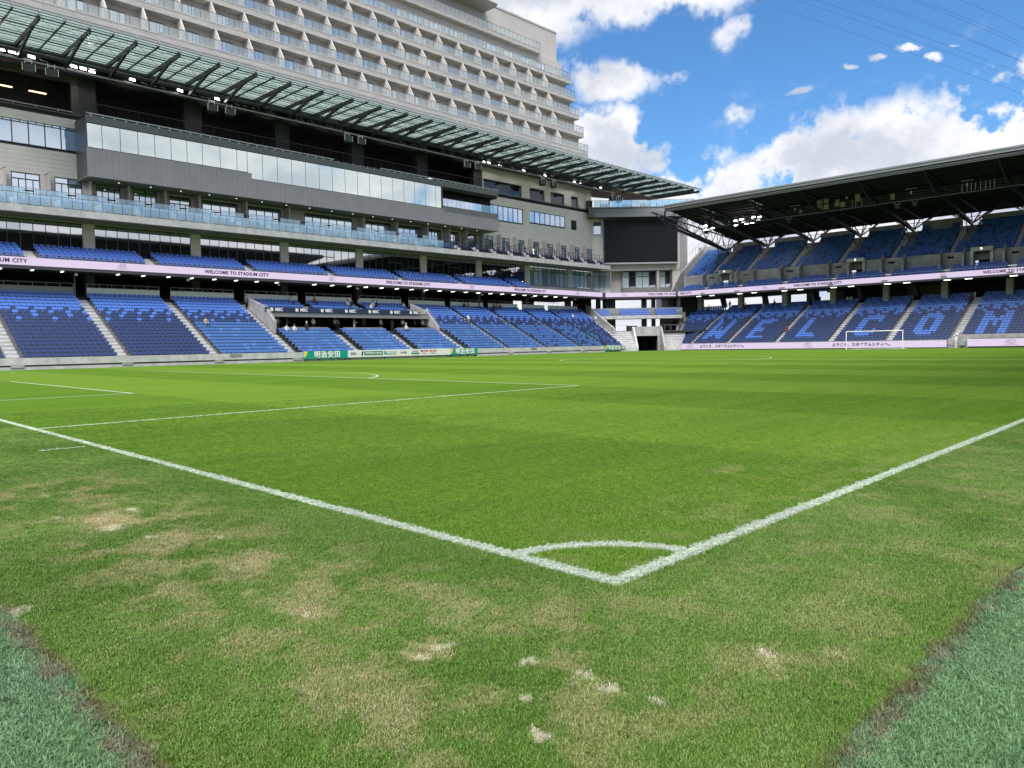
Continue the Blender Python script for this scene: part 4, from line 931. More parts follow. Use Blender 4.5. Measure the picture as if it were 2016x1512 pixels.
spk.hexa([(-.46, -.37, -.65), (.46, -.37, -.65), (.46, -.36, -.65), (-.46, -.36, -.65), (-.46, -.515, .02), (.46, -.515, .02), (.46, -.5, .02), (-.46, -.5, .02)], 2)
for p, q in (((-.3, -.1, .05), (-.3, -.1, .65)), ((.3, -.1, .05), (.3, -.1, .65)), ((-.3, -.1, .4), (.3, -.1, .4))): spk.beam(p, q, .07, .07, 1)
spk = spk.mesh('speaker', [BLACK, WHITEP, mat('speaker grille', (.07, .075, .08), .6)])
for i, (x, z) in enumerate([(16.4, 30.0), (18.4, 30.0), (34.8, 30.0), (36.9, 30.0), (53.2, 29.8), (55.3, 29.8), (74.6, 29.7), (76.9, 29.7), (92.3, 29.6), (95.2, 29.6), (112.2, 29.4), (114.2, 29.4)][:12]):
    put('speaker', spk, None, (x, 84.1, z), rz=-.15, label=f'boxy loudspeaker with white bracket hanging below the canopy catwalk, {ORD[i]} from the near end', category='speaker', group='loudspeakers under the canopy catwalk')

# ================================================================== CORNER BUILDING WITH THE BIG SCREEN
cb = thing('corner_building', 'beige corner building block carrying the big black screen and a roof terrace', 'building', (114, 80, 0))
WB = 16.3/sqrt(2)                                   # wall plane depth in the corner frame
UL, UR = -8.2, 8.63
b = MB(DIAT); b.box(UL, UR, WB, WB+5, 15.35, 27.2); b.box(UL, -4.6, WB, WB+4, 10.9, 15.35); b.box(-.35-2.1, -1.9, WB, WB+.5, 11, 11.1)
b.box(5.9+1.35, UR, WB, WB+5, 10.9, 15.35); b.box(-4.6, 7.25, WB+2.2, WB+4, 10.9, 15.35); part('wall', b, BEIGE, cb)
cp = Pieces('cladding_panel', cb, 200)
z = 15.35
while z < 25.3:
    for (u0, u1) in ((UL+.3, -5.86), (7.94, UR)) if z > 16.4 else ((UL+.3, 2.4), (2.4, UR)):
        cp.add(ubox(BEIGE), DIAT((u0+u1)/2, WB-.04, z+.3), (u1-u0-.015, .1, .585), rz=-pi/4, size=1.2)
    z += .6
cp.done()
# slightly skewed side wall on the end stand side
P1 = DIAT(UR, WB, 0); b = MB(); b.slab([(P1[0], P1[1]), (P1[0]+5.4, P1[1]+1.6), (P1[0]+5.4, P1[1]+9), (P1[0], P1[1]+4)], 8.3, 26.9); part('side_wall', b, BEIGE, cb)
for k in range(30):
    z = 8.5+.62*k; b = MB(); b.slab([(P1[0]+.02, P1[1]-.05), (P1[0]+5.4, P1[1]+1.55), (P1[0]+5.4, P1[1]+1.6), (P1[0]+.02, P1[1])], z, z+.6); part('cladding_panel', b, BEIGE, cb)
# rooms behind the corner ribbon
for (u0, u1) in ((-2.3, 4.2), (4.9, 7.2)):
    n = 5 if u1 < 4.5 else 2; w = (u1-u0)/n; f_ = MB(DIAT); f_.box(u0, u1, WB+.9, WB+1.05, 15.15, 15.3); f_.box(u0, u1, WB+.9, WB+1.05, 14.2, 14.3)
    for j in range(n+1): f_.box(u0+w*j-.04, u0+w*j+.04, WB+.9, WB+1.05, 11.5, 15.3)
    o = part('window', f_, FRAME, cb)
    for j in range(n): put('pane', ubox(G_ROOM if (j+n) % 3 else G_DARK), o, DIAT(u0+w*(j+.5), WB+1.0, 13.3), -pi/4, (w-.08, .02, 3.7))
b = MB(DIAT); b.cyl((4.55, WB+.5, 11.1), (4.55, WB+.5, 15.35), .32, 14); part('column', b, HOTW, cb)
b = MB(DIAT); b.box(-2.4, 7.25, WB-.6, WB+.9, 11.0, 11.5); b.box(-2.4, 7.25, WB+.2, WB+.9, 11.5, 12.1); part('balcony_step', b, CONCD, cb)
for (u0, u1) in ((-6.9, -4.7),):
    window_b = MB(DIAT)
fr_ = MB(DIAT); fr_.box(-8.1, -4.75, WB-.1, WB+.05, 15.1, 15.25); fr_.box(-8.1, -4.75, WB-.1, WB+.05, 14.3, 14.38)
for j in range(4): fr_.box(-8.1+1.115*j-.04, -8.1+1.115*j+.04, WB-.1, WB+.05, 11.6, 15.25)
o = part('window', fr_, FRAME, cb)
for j in range(3): put('pane', ubox(G_ROOM), o, DIAT(-8.1+1.115*(j+.5), WB-.03, 13.4), -pi/4, (1.03, .02, 3.6))
f_ = MB(DIAT); f_.box(-7.95, -6.45, WB-.12, WB+.02, 22.2, 24.7); o = part('window', f_, FRAME, cb); put('pane', ubox(G_WIN), o, DIAT(-7.2, WB-.14, 23.1), -pi/4, (1.35, .02, 1.55))
# cantilevered dark canopy box above the screen
b = MB(DIAT); b.prism([(WB, 25.2), (WB-2.3, 25.2), (WB-2.3, 26.05), (WB-1.9, 26.9), (WB, 27.05)], -9.0, 10.5); part('overhang', b, mat('slate overhang', (.075, .078, .085), .5, .05, .5), cb)
b = MB(DIAT); b.box(-7.9, 10.5, WB-2.34, WB-2.3, 25.2, 26.0); part('fascia_panel', b, mat('grey fascia', (.16, .163, .175), .5), cb)
b = MB(DIAT); b.box(-9, 11, WB-2.0, WB+8, 26.95, 27.15); part('terrace_floor', b, CONCD, cb)
rl = MB(DIAT); rp = []
for j in range(17):
    u = -7.9+1.18*j; rl.box(u-.02, u+.02, WB-1.7, WB-1.66, 27.1, 28.45)
    if j < 16: put('glass_pane', ubox(G_BAL), cb, DIAT(u+.59, WB-1.68, 27.75), -pi/4, (1.12, .02, 1.25))
rl.box(-7.9, 11, WB-1.71, WB-1.65, 28.42, 28.47); rl.beam((-7.9, WB-1.7, 28.45), (-8.8, WB+1, 28.45), .05, .05); rl.box(11, 11.04, WB-1.7, WB+5, 27.1, 28.45); part('railing', rl, FRAME, cb)
b = MB(DIAT); b.box(-9.3, -8.2, WB-1.5, WB+1, 26.8, 28.5); part('stair_block', b, DARK2, cb)
for i, u in enumerate((-5.6, -1.4, 2.1, 5.2)):
    t = thing('garden_bench', f'pale slatted bench behind the glass railing above the screen, {ORD[i]} from the near end', 'bench', DIAT(u, WB, 27.15), -pi/4, group='benches on the corner roof terrace')
    b = MB()
    for k in range(3): b.box(-.95, .95, -.25+.18*k, -.12+.18*k, .42, .46)
    put('seat', b.mesh('bench_seat', WHITEP), t, local=True)
    b = MB()
    for k in range(3): b.box(-.95, .95, .28, .32, .55+.17*k, .66+.17*k)
    put('backrest', b.mesh('bench_back', WHITEP), t, local=True)
    for sx in (-.85, .85): b = MB(); b.box(sx-.04, sx+.04, -.25, .32, 0, .42); b.box(sx-.04, sx+.04, .27, .32, .4, 1.0); put('leg', b.mesh('bench_leg', STEEL), t, local=True)
t = thing('closed_parasol', 'closed blue parasol standing by the nearest bench on the roof terrace', 'parasol', DIAT(-4.9, WB-.6, 27.15))
b = MB(); b.cyl((0, 0, 0), (0, 0, 2.0), .03, 8); put('pole', b.mesh('pole', STEEL), t, local=True); b = MB(); b.cyl((0, 0, .75), (0, 0, 1.9), .22, 10, r2=.03); put('canopy', b.mesh('canopy', mat('parasol cloth', (.03, .06, .16), .8)), t, local=True)
# the screen
vs = thing('video_screen', 'huge switched off black video screen on the corner building', 'screen', DIAT(1, WB, 16.8))
b = MB(DIAT); b.box(-5.86, 7.94, WB-.9, WB-.05, 16.95, 24.9); part('screen_panel', b, mat('switched off led screen', (.008, .010, .014), .55, spec=.15), vs)
b = MB(DIAT); b.box(-5.95, 8.0, WB-1.3, WB-.0, 16.45, 16.75); part('ledge', b, STEEL, vs)
b = MB(DIAT); b.box(-6.0, -5.87, WB-.95, WB, 16.8, 24.95); b.box(7.95, 8.05, WB-.95, WB, 16.8, 24.95); part('side_frame', b, BLACK, vs)
# ================================================================== CORNER STAND: tunnel, steps, small upper deck
cs = thing('corner_stand', 'concrete corner with players tunnel, white steps and a small upper seat deck', 'stand', DIAT(0, 3, 0))
b = MB(DIAT); b.box(-2.45, 2.45, .15, 1.0, 2.65, 4.3); b.box(-2.45, -2.05, .15, 1, 0, 2.65); b.box(2.05, 2.45, .15, 1, 0, 2.65); b.box(-2.45, 2.45, 1.0, 9, 2.65, 3.6); part('tunnel_head', b, CONC2, cs)
b = MB(DIAT); b.prism([(.15, 0), (.15, 4.3), (-.6, 3.9), (-4.3, .7), (-4.3, 0)], -2.5, -2.2); part('wing_wall', b, CONC, cs)
b = MB(DIAT); b.prism([(.15, 0), (.15, 4.3), (-.3, 4.1), (-3.2, .7), (-3.2, 0)], 2.45, 2.75); part('wing_wall', b, CONC2, cs)
b = MB(DIAT); b.box(-2.05, -2.0, 1, 9, 0, 2.65); b.box(2.0, 2.05, 1, 9, 0, 2.65); b.box(-2.05, 2.05, 9, 9.2, 0, 2.65); b.box(-2.05, 2.05, 1, 9, 2.6, 2.65); b.box(-2.05, 2.05, -1, 9, -.01, .01); part('tunnel_interior', b, DARK, cs)
for u0 in (-1.95, -.9, .5): b = MB(DIAT); b.box(u0, u0+.9, 6.5, 6.6, 0.01, 2.3); part('tunnel_door', b, mat('dim maroon door', (.03, .018, .022), .6), cs)
for i in range(9):
    w0 = -5.2+.8*i; z = .45+.38*i
    ul = -4.6-.42*(w0+5.3)-.2; b = MB(DIAT); b.box(ul, -2.5, w0, w0+.82, max(0, z-.9), z); b.box(ul, -2.5, w0-.02, w0+.4, z-.40, z-.22, 1); part('step', b, [CONC, CONC2], cs)  # darker strip on each riser draws the step line in colour
    w1 = -3.0+.8*i; ur = 4.2+.42*(w1+3); b = MB(DIAT); b.box(2.75, ur+1.0, w1, w1+.82, max(0, z-.9), z); b.box(2.75, ur+1.0, w1-.02, w1+.4, z-.40, z-.22, 1); part('step', b, [CONC, CONC2], cs)
b = MB(DIAT); b.box(-11, 12, 2.2, 13, 3.3, 3.6); part('platform', b, DARK2, cs)
for (u0, u1) in ((-6.6, -2.6), (2.7, 6.9)):
    r_ = MB(DIAT); r_.box(u0, u1, 2.25, 2.29, 4.55, 4.6)
    for k in range(5): u = u0+(u1-u0)*k/4; r_.box(u-.02, u+.02, 2.25, 2.29, 3.6, 4.6)
    part('handrail', r_, STEEL, cs)
for k, u in enumerate((-7.2, -5.2, -4.4, 1.6, 3.4, 6.6)):
    b = MB(DIAT); w = (.45, .2, .5, .5, .25, .6)[k]; b.box(u-w/2-.2, u+w/2+.2, 10.5, 11.4, 3.6, 9.9); part('column', b, DARK2, cs)
b = MB(DIAT); b.box(-12, -8.4, 12, 12.3, 3.6, 9.9); part('back_wall', b, DARK, cs); b = MB(DIAT); b.slab([(0, 0)]*0 or [(4.9, 12), (12.5, 12), (12.5, 12.3), (4.9, 12.3)], 3.6, 6.0); part('back_wall', b, DARK, cs); b = MB(DIAT); b.box(7.0, 12.5, 12, 12.3, 6.01, 9.9); part('back_wall', b, DARK, cs)
for (u0, u1, z0, z1) in ((-1.6, .5, 3.6, 4.75), (1.9, 4.4, 3.6, 4.5)): b = MB(DIAT); b.box(u0, u1, 12.2, 12.4, z0, z1); part('kiosk', b, mat('kiosk brown', (.12, .085, .06), .7, .5, 3.), cs)
b = MB(DIAT); b.box(-8.6, 7.6, 5.66, 6.0, 5.9, 6.5); part('deck_parapet', b, CONC, cs)
b = MB(DIAT)
for i in range(3): b.box(-8.6, 7.8, 6.0+.85*i, 6.85+.85*i, 5.9, 6.15+.42*i)
b.box(-9.2, 9.0, 8.5, 9.2, 5.9, 7.1); part('deck', b, CONCD, cs)
b = MB(DIAT); b.box(-8.8, 8.4, 8.55, 8.7, 7.1, 8.02); part('deck_back_parapet', b, STEEL, cs)
for (u0, u1) in ((-8.5, -5.2), (-3.6, 2.0), (3.1, 7.5)):
    for i in range(3):
        n = int((u1-u0)/.5)
        for j in range(n): seat(ROYAL, DIAT(u0+.25+.5*j, 6.2+.85*i, 6.15+.42*i), -pi/4, f'royal blue seat in row {i+1} of the small corner deck over the tunnel', 'seats on the corner deck')
# sloping parapets either side of the corner
for (p, q, z0, z1, wd) in (((101.6, 73.2), (107.0, 86.6), 2.0, 8.9, .35), ((112.1, 70.9), (126.6, 76.6), 2.0, 9.0, .35)):
    b = MB(); p_, q_ = Vector((p[0], p[1], 0)), Vector((q[0], q[1], 0)); d_ = (q_-p_).normalized(); s_ = Vector((-d_.y, d_.x, 0))*wd*.5
    f0 = .30; P_ = p_.lerp(q_, f0)
    def pt(v, z): return (v.x, v.y, z)
    za = z0+(z1-z0)*f0
    b.hexa([pt(P_-s_, za-1.4), pt(P_+s_, za-1.4), pt(q_+s_, z1-1.4), pt(q_-s_, z1-1.4), pt(P_-s_, za), pt(P_+s_, za), pt(q_+s_, z1), pt(q_-s_, z1)])
    part('sloping_parapet', b, CONC2, cs)
# ================================================================== END STAND (right)
es = thing('end_stand', 'two tier end stand with WELCOME spelled in blue seats under a dark truss roof', 'stand', (118, 40, 0))
EX = 111.2; EY1 = -12
ENR, ETR, ERI, EZB = 20, .715, .35, .74
def ex(i): return EX+ETR*i
def ez(i): return EZB+ERI*i
def yend(x): return 69.6+5.6*(x-111)/14.5
EA = [(66.62, 67.16), (59.4, 60.1), (50.8, 51.6), (42.3, 43.1), (33.9, 34.7), (25.38, 26.32), (17.0, 17.8), (8.6, 9.4), (0.2, 1.0)]
b = MB(ENDT); b.box(26.35, 70.5, 111.02, 111.35, .0, 1.18); b.box(25.5, 26.35, 110.9, 111.35, 0, 1.3); part('front_wall', b, CONC2, es)
b = MB(ENDT); b.box(EY1, 25.5, 111.0, 111.4, 0, 1.84); part('front_wall', b, CONC2, es)
for k in range(8): y = 23.6-2.6*k; b = MB(ENDT); b.box(y-2.57, y, 110.97, 111.0, 1.25, 1.8); part('wall_panel', b, CONC2, es)
b = MB(ENDT); b.prism([(110.6, 0), (110.6, 1.0), (111.3, 2.0), (112.6, 2.3), (112.6, 0)], 25.15, 25.45); part('stair_cheek', b, CONC, es)
b = MB(ENDT); b.box(24.2, 24.9, 110.6, 110.98, .35, .95); part('junction_box', b, STEEL, es)
b = MB(ENDT)
for i in range(ENR): b.box(EY1, yend(ex(i))+1.4, ex(i), ex(i+1), ez(i)-.5, ez(i))
part('terrace', b, CONCD, es)
def stairs(Tm, a0, a1, f, zf, n, tr, ri, m=STEP, par=None, i0=0):
    b = MB(Tm)
    for i in range(i0, n): b.box(a0, a1, f(i)-tr/2, f(i)-.001, zf(i)-ri-.02, zf(i)-ri/2, 1); b.box(a0, a1, f(i)-.014, f(i)+tr*.55, zf(i)-ri-.05, zf(i)+.004)  # alternating darker half-steps paint the shade between steps
    part('stairway', b, [m, CONC2], par)
for a0, a1 in EA: stairs(ENDT, a0, a1, ex, ez, ENR, ETR, ERI, STEP, es)
b = MB(ENDT)
for i in range(ENR): y = yend(ex(i)); b.box(y+.08, y+1.5, ex(i)-.36, ex(i)-.001, ez(i)-ERI-.02, ez(i)-ERI/2, 1); b.box(y+.08, y+1.5, ex(i)-.014, ex(i)+.38, ez(i)-ERI-.05, ez(i)+.004)  # darker half-steps again carry the step shading in their colour
part('stairway', b, [STEP, CONC2], es)
LET = {
 'W': ['....##...#', '...##...##', '...##..##.', '..##..##..', '..##.###..', '.##.##.##.', '.####..##.', '.###..##..', '###..##...'],
 'E': ['######', '#####.', '##....', '##....', '####..', '####..', '##....', '##....', '######'],
 'L': ['##....', '##....', '##....', '##....', '##....', '##....', '##....', '#####.', '######'],
 'C': ['.#####', '######', '##...#', '##....', '##....', '##....', '##...#', '######', '.####.'],
 'O': ['.####.', '######', '##..##', '##..##', '##..##', '##..##', '##..##', '######', '.####.'],
 'M': ['##...##', '##...##', '###.###', '#######', '##.#.##', '##.#.##', '##...##', '##...##', '##...##']}
LET['W'] = ['##...##', '##...##', '##...##', '##.#.##', '##.#.##', '#######', '#######', '###.###', '##...##']
EB = [(None, 67.16), (66.62, 60.1), (59.4, 51.6), (50.8, 43.1), (42.3, 34.7), (33.9, 26.32), (25.38, 17.8), (17.0, 9.4), (8.6, 1.0), (0.2, EY1+.4)]
word = [None, 'W', 'E', 'L', 'C', 'O', 'M', 'E', None, None]
for blk, (ya, yb_) in enumerate(EB):
    for i in range(ENR):
        if blk >= 6 and i < 2: continue
        x, z = ex(i), ez(i); y1 = ya if ya else yend(x); n = int((y1-yb_-.1)/.505); off = (y1-yb_-n*.505)/2
        for j in range(n):
            y = y1-off-(j+.5)*.505; c = NAVY
            if i >= 14: c = BLUE if blk < 2 or True else ROYAL
            elif i == 13: c = BLUE if (j+blk) % 3 else NAVY
            elif i == 12: c = BLUE if (j % 4) in (0, 1) else NAVY
            elif i == 11: c = BLUE if (j % 5) == 2 else NAVY
            elif i == 10 and not word[blk]: c = NAVY
            if word[blk] and 1 <= i-1 <= 9:
                L = LET[word[blk]]; r_ = L[9-(i-1)] if 0 <= 9-(i-1) < 9 else ''
                q = j-(n-len(L[0]))//2
                if 0 <= q < len(r_) and r_[q] == '#': c = BLUE
            if i == 11 and (j % 5) == 2: c = BLUE
            c2 = {BLUE: ROYAL if (i >= 15 and (i+j) % 3) else BLUE}.get(c, c)
            seat(c2, (x+.22, y, z), -pi/2, f'{CN[c2]} seat, {NUM[i]} row of the lower end stand, {NUM[j]} of block {NUM[blk]}', 'folding seats in the lower tier of the end stand')
XT = ex(ENR); ZT = ez(ENR-1)
b = MB(ENDT); b.box(EY1, 78, XT, 136, ZT-.5, ZT); part('concourse_floor', b, DARK2, es)
for k in range(11):
    y1 = [69.0, 58.6, 50.2, 41.8, 33.4, 25.0, 16.6, 8.2, 0, -8, -16][k]
b = MB(ENDT)
for (a0, a1) in ((59.9, 66.2), (51.8, 58.9), (43.4, 50.4), (35, 41.9), (30.6, 33.5), (26.4, 29.4), (18, 25), (9.6, 16.6)): b.box(a0, a1, XT, XT+.08, ZT, 8.2)
part('back_rail', b, STEEL, es)
for k in range(11):
    y = 72.3-8.42*k; b = MB(ENDT); b.box(y-.45, y+.45, 123.9, 124.8, 7.2, 10.0); part('column', b, CONC2, es)
for k in range(5): y = 68.4-8.42*k; b = MB(ENDT); b.hexa([(y-.35, 126, 8), (y+.35, 126, 8), (y+.35, 127, 8), (y-.35, 127, 8), (y-.35+.5, 126, 10), (y+.35+.5, 126, 10), (y+.35+.5, 127, 10), (y-.35+.5, 127, 10)]); part('raking_column', b, DARK2, es)
b = MB(ENDT); b.box(EY1, 49.5, 131, 131.3, ZT, 10.3); b.box(52, 54.5, 131, 131.3, ZT, 10.3); b.box(57.5, 58.6, 131, 131.3, ZT, 10.3); b.box(62, 63, 131, 131.3, ZT, 10.3); b.box(49.5, 70, 131, 131.3, ZT, ZT+.7); part('concourse_wall', b, DARK, es)
b = MB(ENDT); b.box(31, 37, 128.9, 129, 8, 10); b.box(47, 49, 128.9, 129, 8, 9.8); part('hoarding', b, mat('brown hoarding', (.09, .07, .055), .7, .4, 1.), es)
b = MB(ENDT); b.box(49.6, 50.9, 127.9, 128, 9.0, 9.9); part('tv_screen', b, mat('bluish tv', (.35, .42, .55), .4, emit=.6), es)
b = MB(ENDT); b.box(EY1, 76, 118.7, 133, 9.95, 10.15); part('soffit', b, DARK, es)
for k in range(30):
    y = 70-2.75*k
    if k % 3 == 2: continue
    b = MB(ENDT); b.box(y-.45, y+.45, 119.6, 119.75, 9.86, 9.92); part('ceiling_light', b, LAMP, es)
# upper tier
UX = 118.75
b = MB(ENDT)
for i in range(3): b.box(EY1, 73.9, UX+.85*i, UX+.85*(i+1), 10.1, 10.6+.40*i)
part('terrace', b, CONCD, es)
UA = [(68.02, 68.86), (61.16, 62.09), (52.89, 53.92), (44.75, 45.69), (36.6, 37.5), (28.47, 29.26), (20.29, 21.12), (12.0, 12.9), (3.8, 4.7)]
UB_ = [(73.6, 68.86)]+[(UA[k][0], UA[k+1][1]) for k in range(8)]+[(3.8, EY1+.5)]
for a0, a1 in UA: stairs(ENDT, a0, a1, lambda i: UX+.85*i, lambda i: 10.6+.4*i, 3, .85, .4, STEP, es)
for blk, (y1, y0) in enumerate(UB_):
    n = int((y1-y0-.2)/.5); off = (y1-y0-n*.5)/2
    for i in range(3):
        for j in range(n): seat(ROYAL, (UX+.25+.85*i, y1-off-(j+.5)*.5, 10.6+.4*i), -pi/2, f'royal blue seat in front row {i+1} of the upper end tier, block {blk+1}', 'front rows of the upper end tier')
XV = 121.6
doors_v = [(64.5, 66.2), (41.3, 43.2), (23.7, 25.7), (7.0, 9.0)]
prev = 74.3; b = MB(ENDT)
for (a0, a1) in doors_v: b.box(a1, prev, XV, XV+.4, 11.6, 14.05); b.box(a0, a1, XV, XV+.4, 13.85, 14.05); prev = a0
b.box(EY1, prev, XV, XV+.4, 11.6, 14.05); part('vomitory_wall', b, CONC2, es)
for (a0, a1) in doors_v:
    b = MB(ENDT); b.box(a0-.4, a1+.4, XV-.9, XV+.3, 13.85, 14.45); b.box(a1, a1+.4, XV-.9, XV, 11.9, 13.85); b.box(a0-.4, a0, XV-.5, XV, 11.9, 13.85); part('doorway_surround', b, CONC, es)
    b = MB(ENDT); b.box(a0, a1, XV+2.2, XV+2.3, 11.6, 13.9); b.box(a0, a1-.9, XV+2.1, XV+2.19, 11.6, 13.4, 1); part('doorway', b, [mat('dim red brown passage', (.10, .06, .055), .8), DARK], es)
    b = MB(ENDT); b.cyl(((a0+a1)/2, XV-.93, 14.2), ((a0+a1)/2, XV-.9, 14.2), .10, 8); part('door_lamp', b, LAMP, es)
for (a0, a1) in UA:
    b = MB(ENDT); b.prism([(XV-.02, 11.8), (XV-.02, 14.6), (XV-1.4, 13.6), (XV-1.4, 11.8)], a0-1.7, a0-1.4)
    b.prism([(XV-.02, 11.8), (XV-.02, 14.6), (XV-1.4, 13.6), (XV-1.4, 11.8)], a1+.6, a1+.9); part('stair_cheek', b, CONC2, es)
UNR, UTR, URI, UX2, UZ2 = 11, .80, .515, 122.0, 13.72
b = MB(ENDT)
for i in range(UNR): b.box(EY1, 74.4+.1*i, UX2+UTR*i, UX2+UTR*(i+1), UZ2+URI*(i-2), UZ2+URI*i)
part('terrace', b, CONCD, es)
for a0, a1 in UA: stairs(ENDT, a0-.05, a1+.05, lambda i: UX2+UTR*i, lambda i: UZ2+URI*i, UNR, UTR, URI, CONC, es)
SUP = [70.36, 61.85, 53.25, 45.0, 36.67, 28.24, 19.8, 11.4, 3.0, -5.4]
for blk, (y1, y0) in enumerate(UB_):
    for i in range(UNR):
        ye = y1+(.3 if i < 4 else -1.15) if blk else 74.2+.05*i; ys = y0-.1
        if blk == 5 and i >= 9: rng_ = [(ye, ye-1.6), (ys+1.9, ys)]
        else: rng_ = [(ye, ys)]
        for (a, c) in rng_:
            n = int((a-c-.15)/.5); off = (a-c-n*.5)/2
            for j in range(n): q_ = random.random(); col = (ROYAL if q_ < .6 else TEAL if q_ < .85 else NAVY) if i < 4 else (TEAL if q_ < .68 else ROYAL if q_ < .80 else NAVY); seat(col, (UX2+.24+UTR*i, a-off-(j+.5)*.5, UZ2+URI*i), -pi/2, f'{CN[col]} seat in back section row {i+1} of the upper end tier, block {blk+1}', 'back section of the upper end tier')
XB = UX2+UTR*UNR
b = MB(ENDT); prev = 76.5
for s_ in SUP: b.box(s_+1.35, prev, XB, XB+.3, 18, 20.45); prev = s_-1.35
part('back_wall', b, CONC2, es)
b = MB(ENDT)
for s_ in SUP: b.box(s_-1.35, s_+1.35, XB-.3, XB+.3, 18, 18.95)
part('truss_plinth', b, CONC, es)
b = MB(ENDT); b.prism([(118.6, 10.2), (118.6, 11.2), (121.5, 14.6), (131, 20.9), (131.3, 20.9), (131.3, 17), (122, 10.2)], 75.0, 75.35); part('gable_wall', b, CONC2, es)
r_ = MB(ENDT)
for k in range(7): x = 124.2+1.05*k; r_.box(75.15, 75.19, x-.02, x+.02, 14.5+.62*(x-122), 16.9+.62*(x-122))
r_.beam((75.17, 124.2, 18.2), (75.17, 130.5, 21.9), .04, .04); part('handrail', r_, STEEL, es)
g2 = MB(ENDT); g2.beam((74.5, UX+.05, 11.35), (EY1, UX+.05, 11.35), .03, .03)
for k in range(62): y = 74-1.4*k; g2.box(y-.015, y+.015, UX+.03, UX+.07, 10.94, 11.35)
part('guard_rail', g2, STEEL, es)
for k, s_ in enumerate(SUP[:8]):
    r_ = MB(ENDT)
    for q in (-1.0, 1.0):
        for t in (0, .5, 1): yy = s_+q; xx = XB-2.2+2.2*t; zz = UZ2+URI*(xx-UX2)/UTR; r_.box(yy-.02, yy+.02, xx-.02, xx+.02, zz, zz+1.0)
        r_.beam((s_+q, XB-2.2, UZ2+URI*(XB-2.2-UX2)/UTR+1), (s_+q, XB, UZ2+URI*(XB-UX2)/UTR+1), .04, .04)
    part('handrail', r_, STEEL, es)

# ================================================================== END ROOF
er = thing('end_roof', 'dark flat stand roof with pale front gutter carried on black tree trusses', 'roof', (118, 40, 22))
RY1, RX0, RX1 = 67.6, 105.0, 136.0
def zr(x): return 24.0-(x-105)*.075
b = MB(ENDT); b.hexa([(EY1, RX0, 23.95), (RY1, RX0, 23.95), (RY1+3.4, RX1, zr(RX1)), (EY1, RX1, zr(RX1)), (EY1, RX0, 24.2), (RY1, RX0, 24.2), (RY1+3.4, RX1, zr(RX1)+.3), (EY1, RX1, zr(RX1)+.3)]); part('roof_deck', b, ROOFB, er)
b = MB(ENDT); b.box(EY1, RY1+.1, RX0-.35, RX0, 24.0, 24.50); b.box(EY1, RY1+.1, RX0-.45, RX0-.35, 24.36, 24.58); part('gutter', b, mat('pale grey gutter', (.24, .25, .255), .4, .05, .5, metal=.3), er)
b = MB(ENDT); b.box(EY1, RY1+.05, RX0-.2, RX0-.02, 23.70, 23.78); b.box(EY1, RY1, RX0-.05, RX0+.1, 23.5, 23.95); part('front_edge', b, [mat('grey edge', (.16, .165, .17), .5)], er)
pu = MB(ENDT)
for k in range(18): x = RX0+1.2+1.7*k; pu.box(EY1, RY1+(x-RX0)*.11-.1, x, x+.12, zr(x)-.22, zr(x)-.01)
part('purlin', pu, mat('dark purlin', (.03, .032, .036), .8, spec=.2), er, kind='stuff')
for k, s_ in enumerate(SUP):
    t_ = MB(ENDT); XM = 109.9; ZM = 22.0
    t_.beam((s_, 131, 19.2), (s_, XM, ZM), .42, .42)                     # main raking arm
    t_.beam((s_, XM, ZM), (s_, 106.3, 23.5), .14, .14); t_.beam((s_, 106.3, 23.5), (s_, RX0, 23.85), .12, .16)
    t_.beam((s_, XM, ZM), (s_, 112.5, zr(112.5)-.1), .10, .10); t_.beam((s_, 118, 20.9), (s_, 115, zr(115)-.1), .12, .12); t_.beam((s_, 118, 20.9), (s_, 121, zr(121)-.1), .12, .12); t_.beam((s_, 124, 20.1), (s_, 121, zr(121)-.1), .12, .12)
    t_.beam((s_, RX0, 23.8), (s_, RX1, zr(RX1)-.15), .16, .22)
    part('main_truss', t_, BLACK, er)
    t_ = MB(ENDT)
    for (dy, dx_) in ((-4.1, 0), (4.1, 0), (-2.4, 2.8), (2.4, 2.8), (-3.6, -5), (3.6, -5), (-1.2, 4.5), (1.2, 4.5)):
        x = 131+dx_; t_.beam((s_, 131, 19.25), (s_+dy, x, zr(x)-.1), .15, .15)
    t_.beam((s_-2.0, 131, 20.35), (s_+2.0, 131, 20.35), .08, .08); t_.beam((s_-4.2, 131, 22.0), (s_-2.1, 131, 20.4), .1, .1); t_.beam((s_+4.2, 131, 22.0), (s_+2.1, 131, 20.4), .1, .1)
    part('tree_struts', t_, BLACK, er)
    t_ = MB(ENDT); t_.beam((s_, 128.2, 17.6), (s_, 126.8, 20.6), .12, .12); part('hanger', t_, BLACK, er)
# end truss on the left gable
t_ = MB(ENDT); ya = RY1+1.2
t_.beam((ya, 106, 22.6), (SUP[0], 131, 19.3), .3, .3); t_.beam((RY1, RX0, 23.9), (ya, 106.3, 22.4), .25, .25)
for k in range(9): x = 107+2.5*k; zb = 22.5-(x-106)*.128; yy = ya+(SUP[0]-ya)*(x-106)/25; t_.beam((yy, x, zb), (RY1+(x-RX0)*.11-.1, x+1.2, zr(x+1.2)-.05), .09, .09); t_.beam((yy, x+2.4, zb-.3), (RY1+(x-RX0)*.11-.1, x+1.2, zr(x+1.2)-.05), .09, .09)
part('gable_truss', t_, BLACK, er)
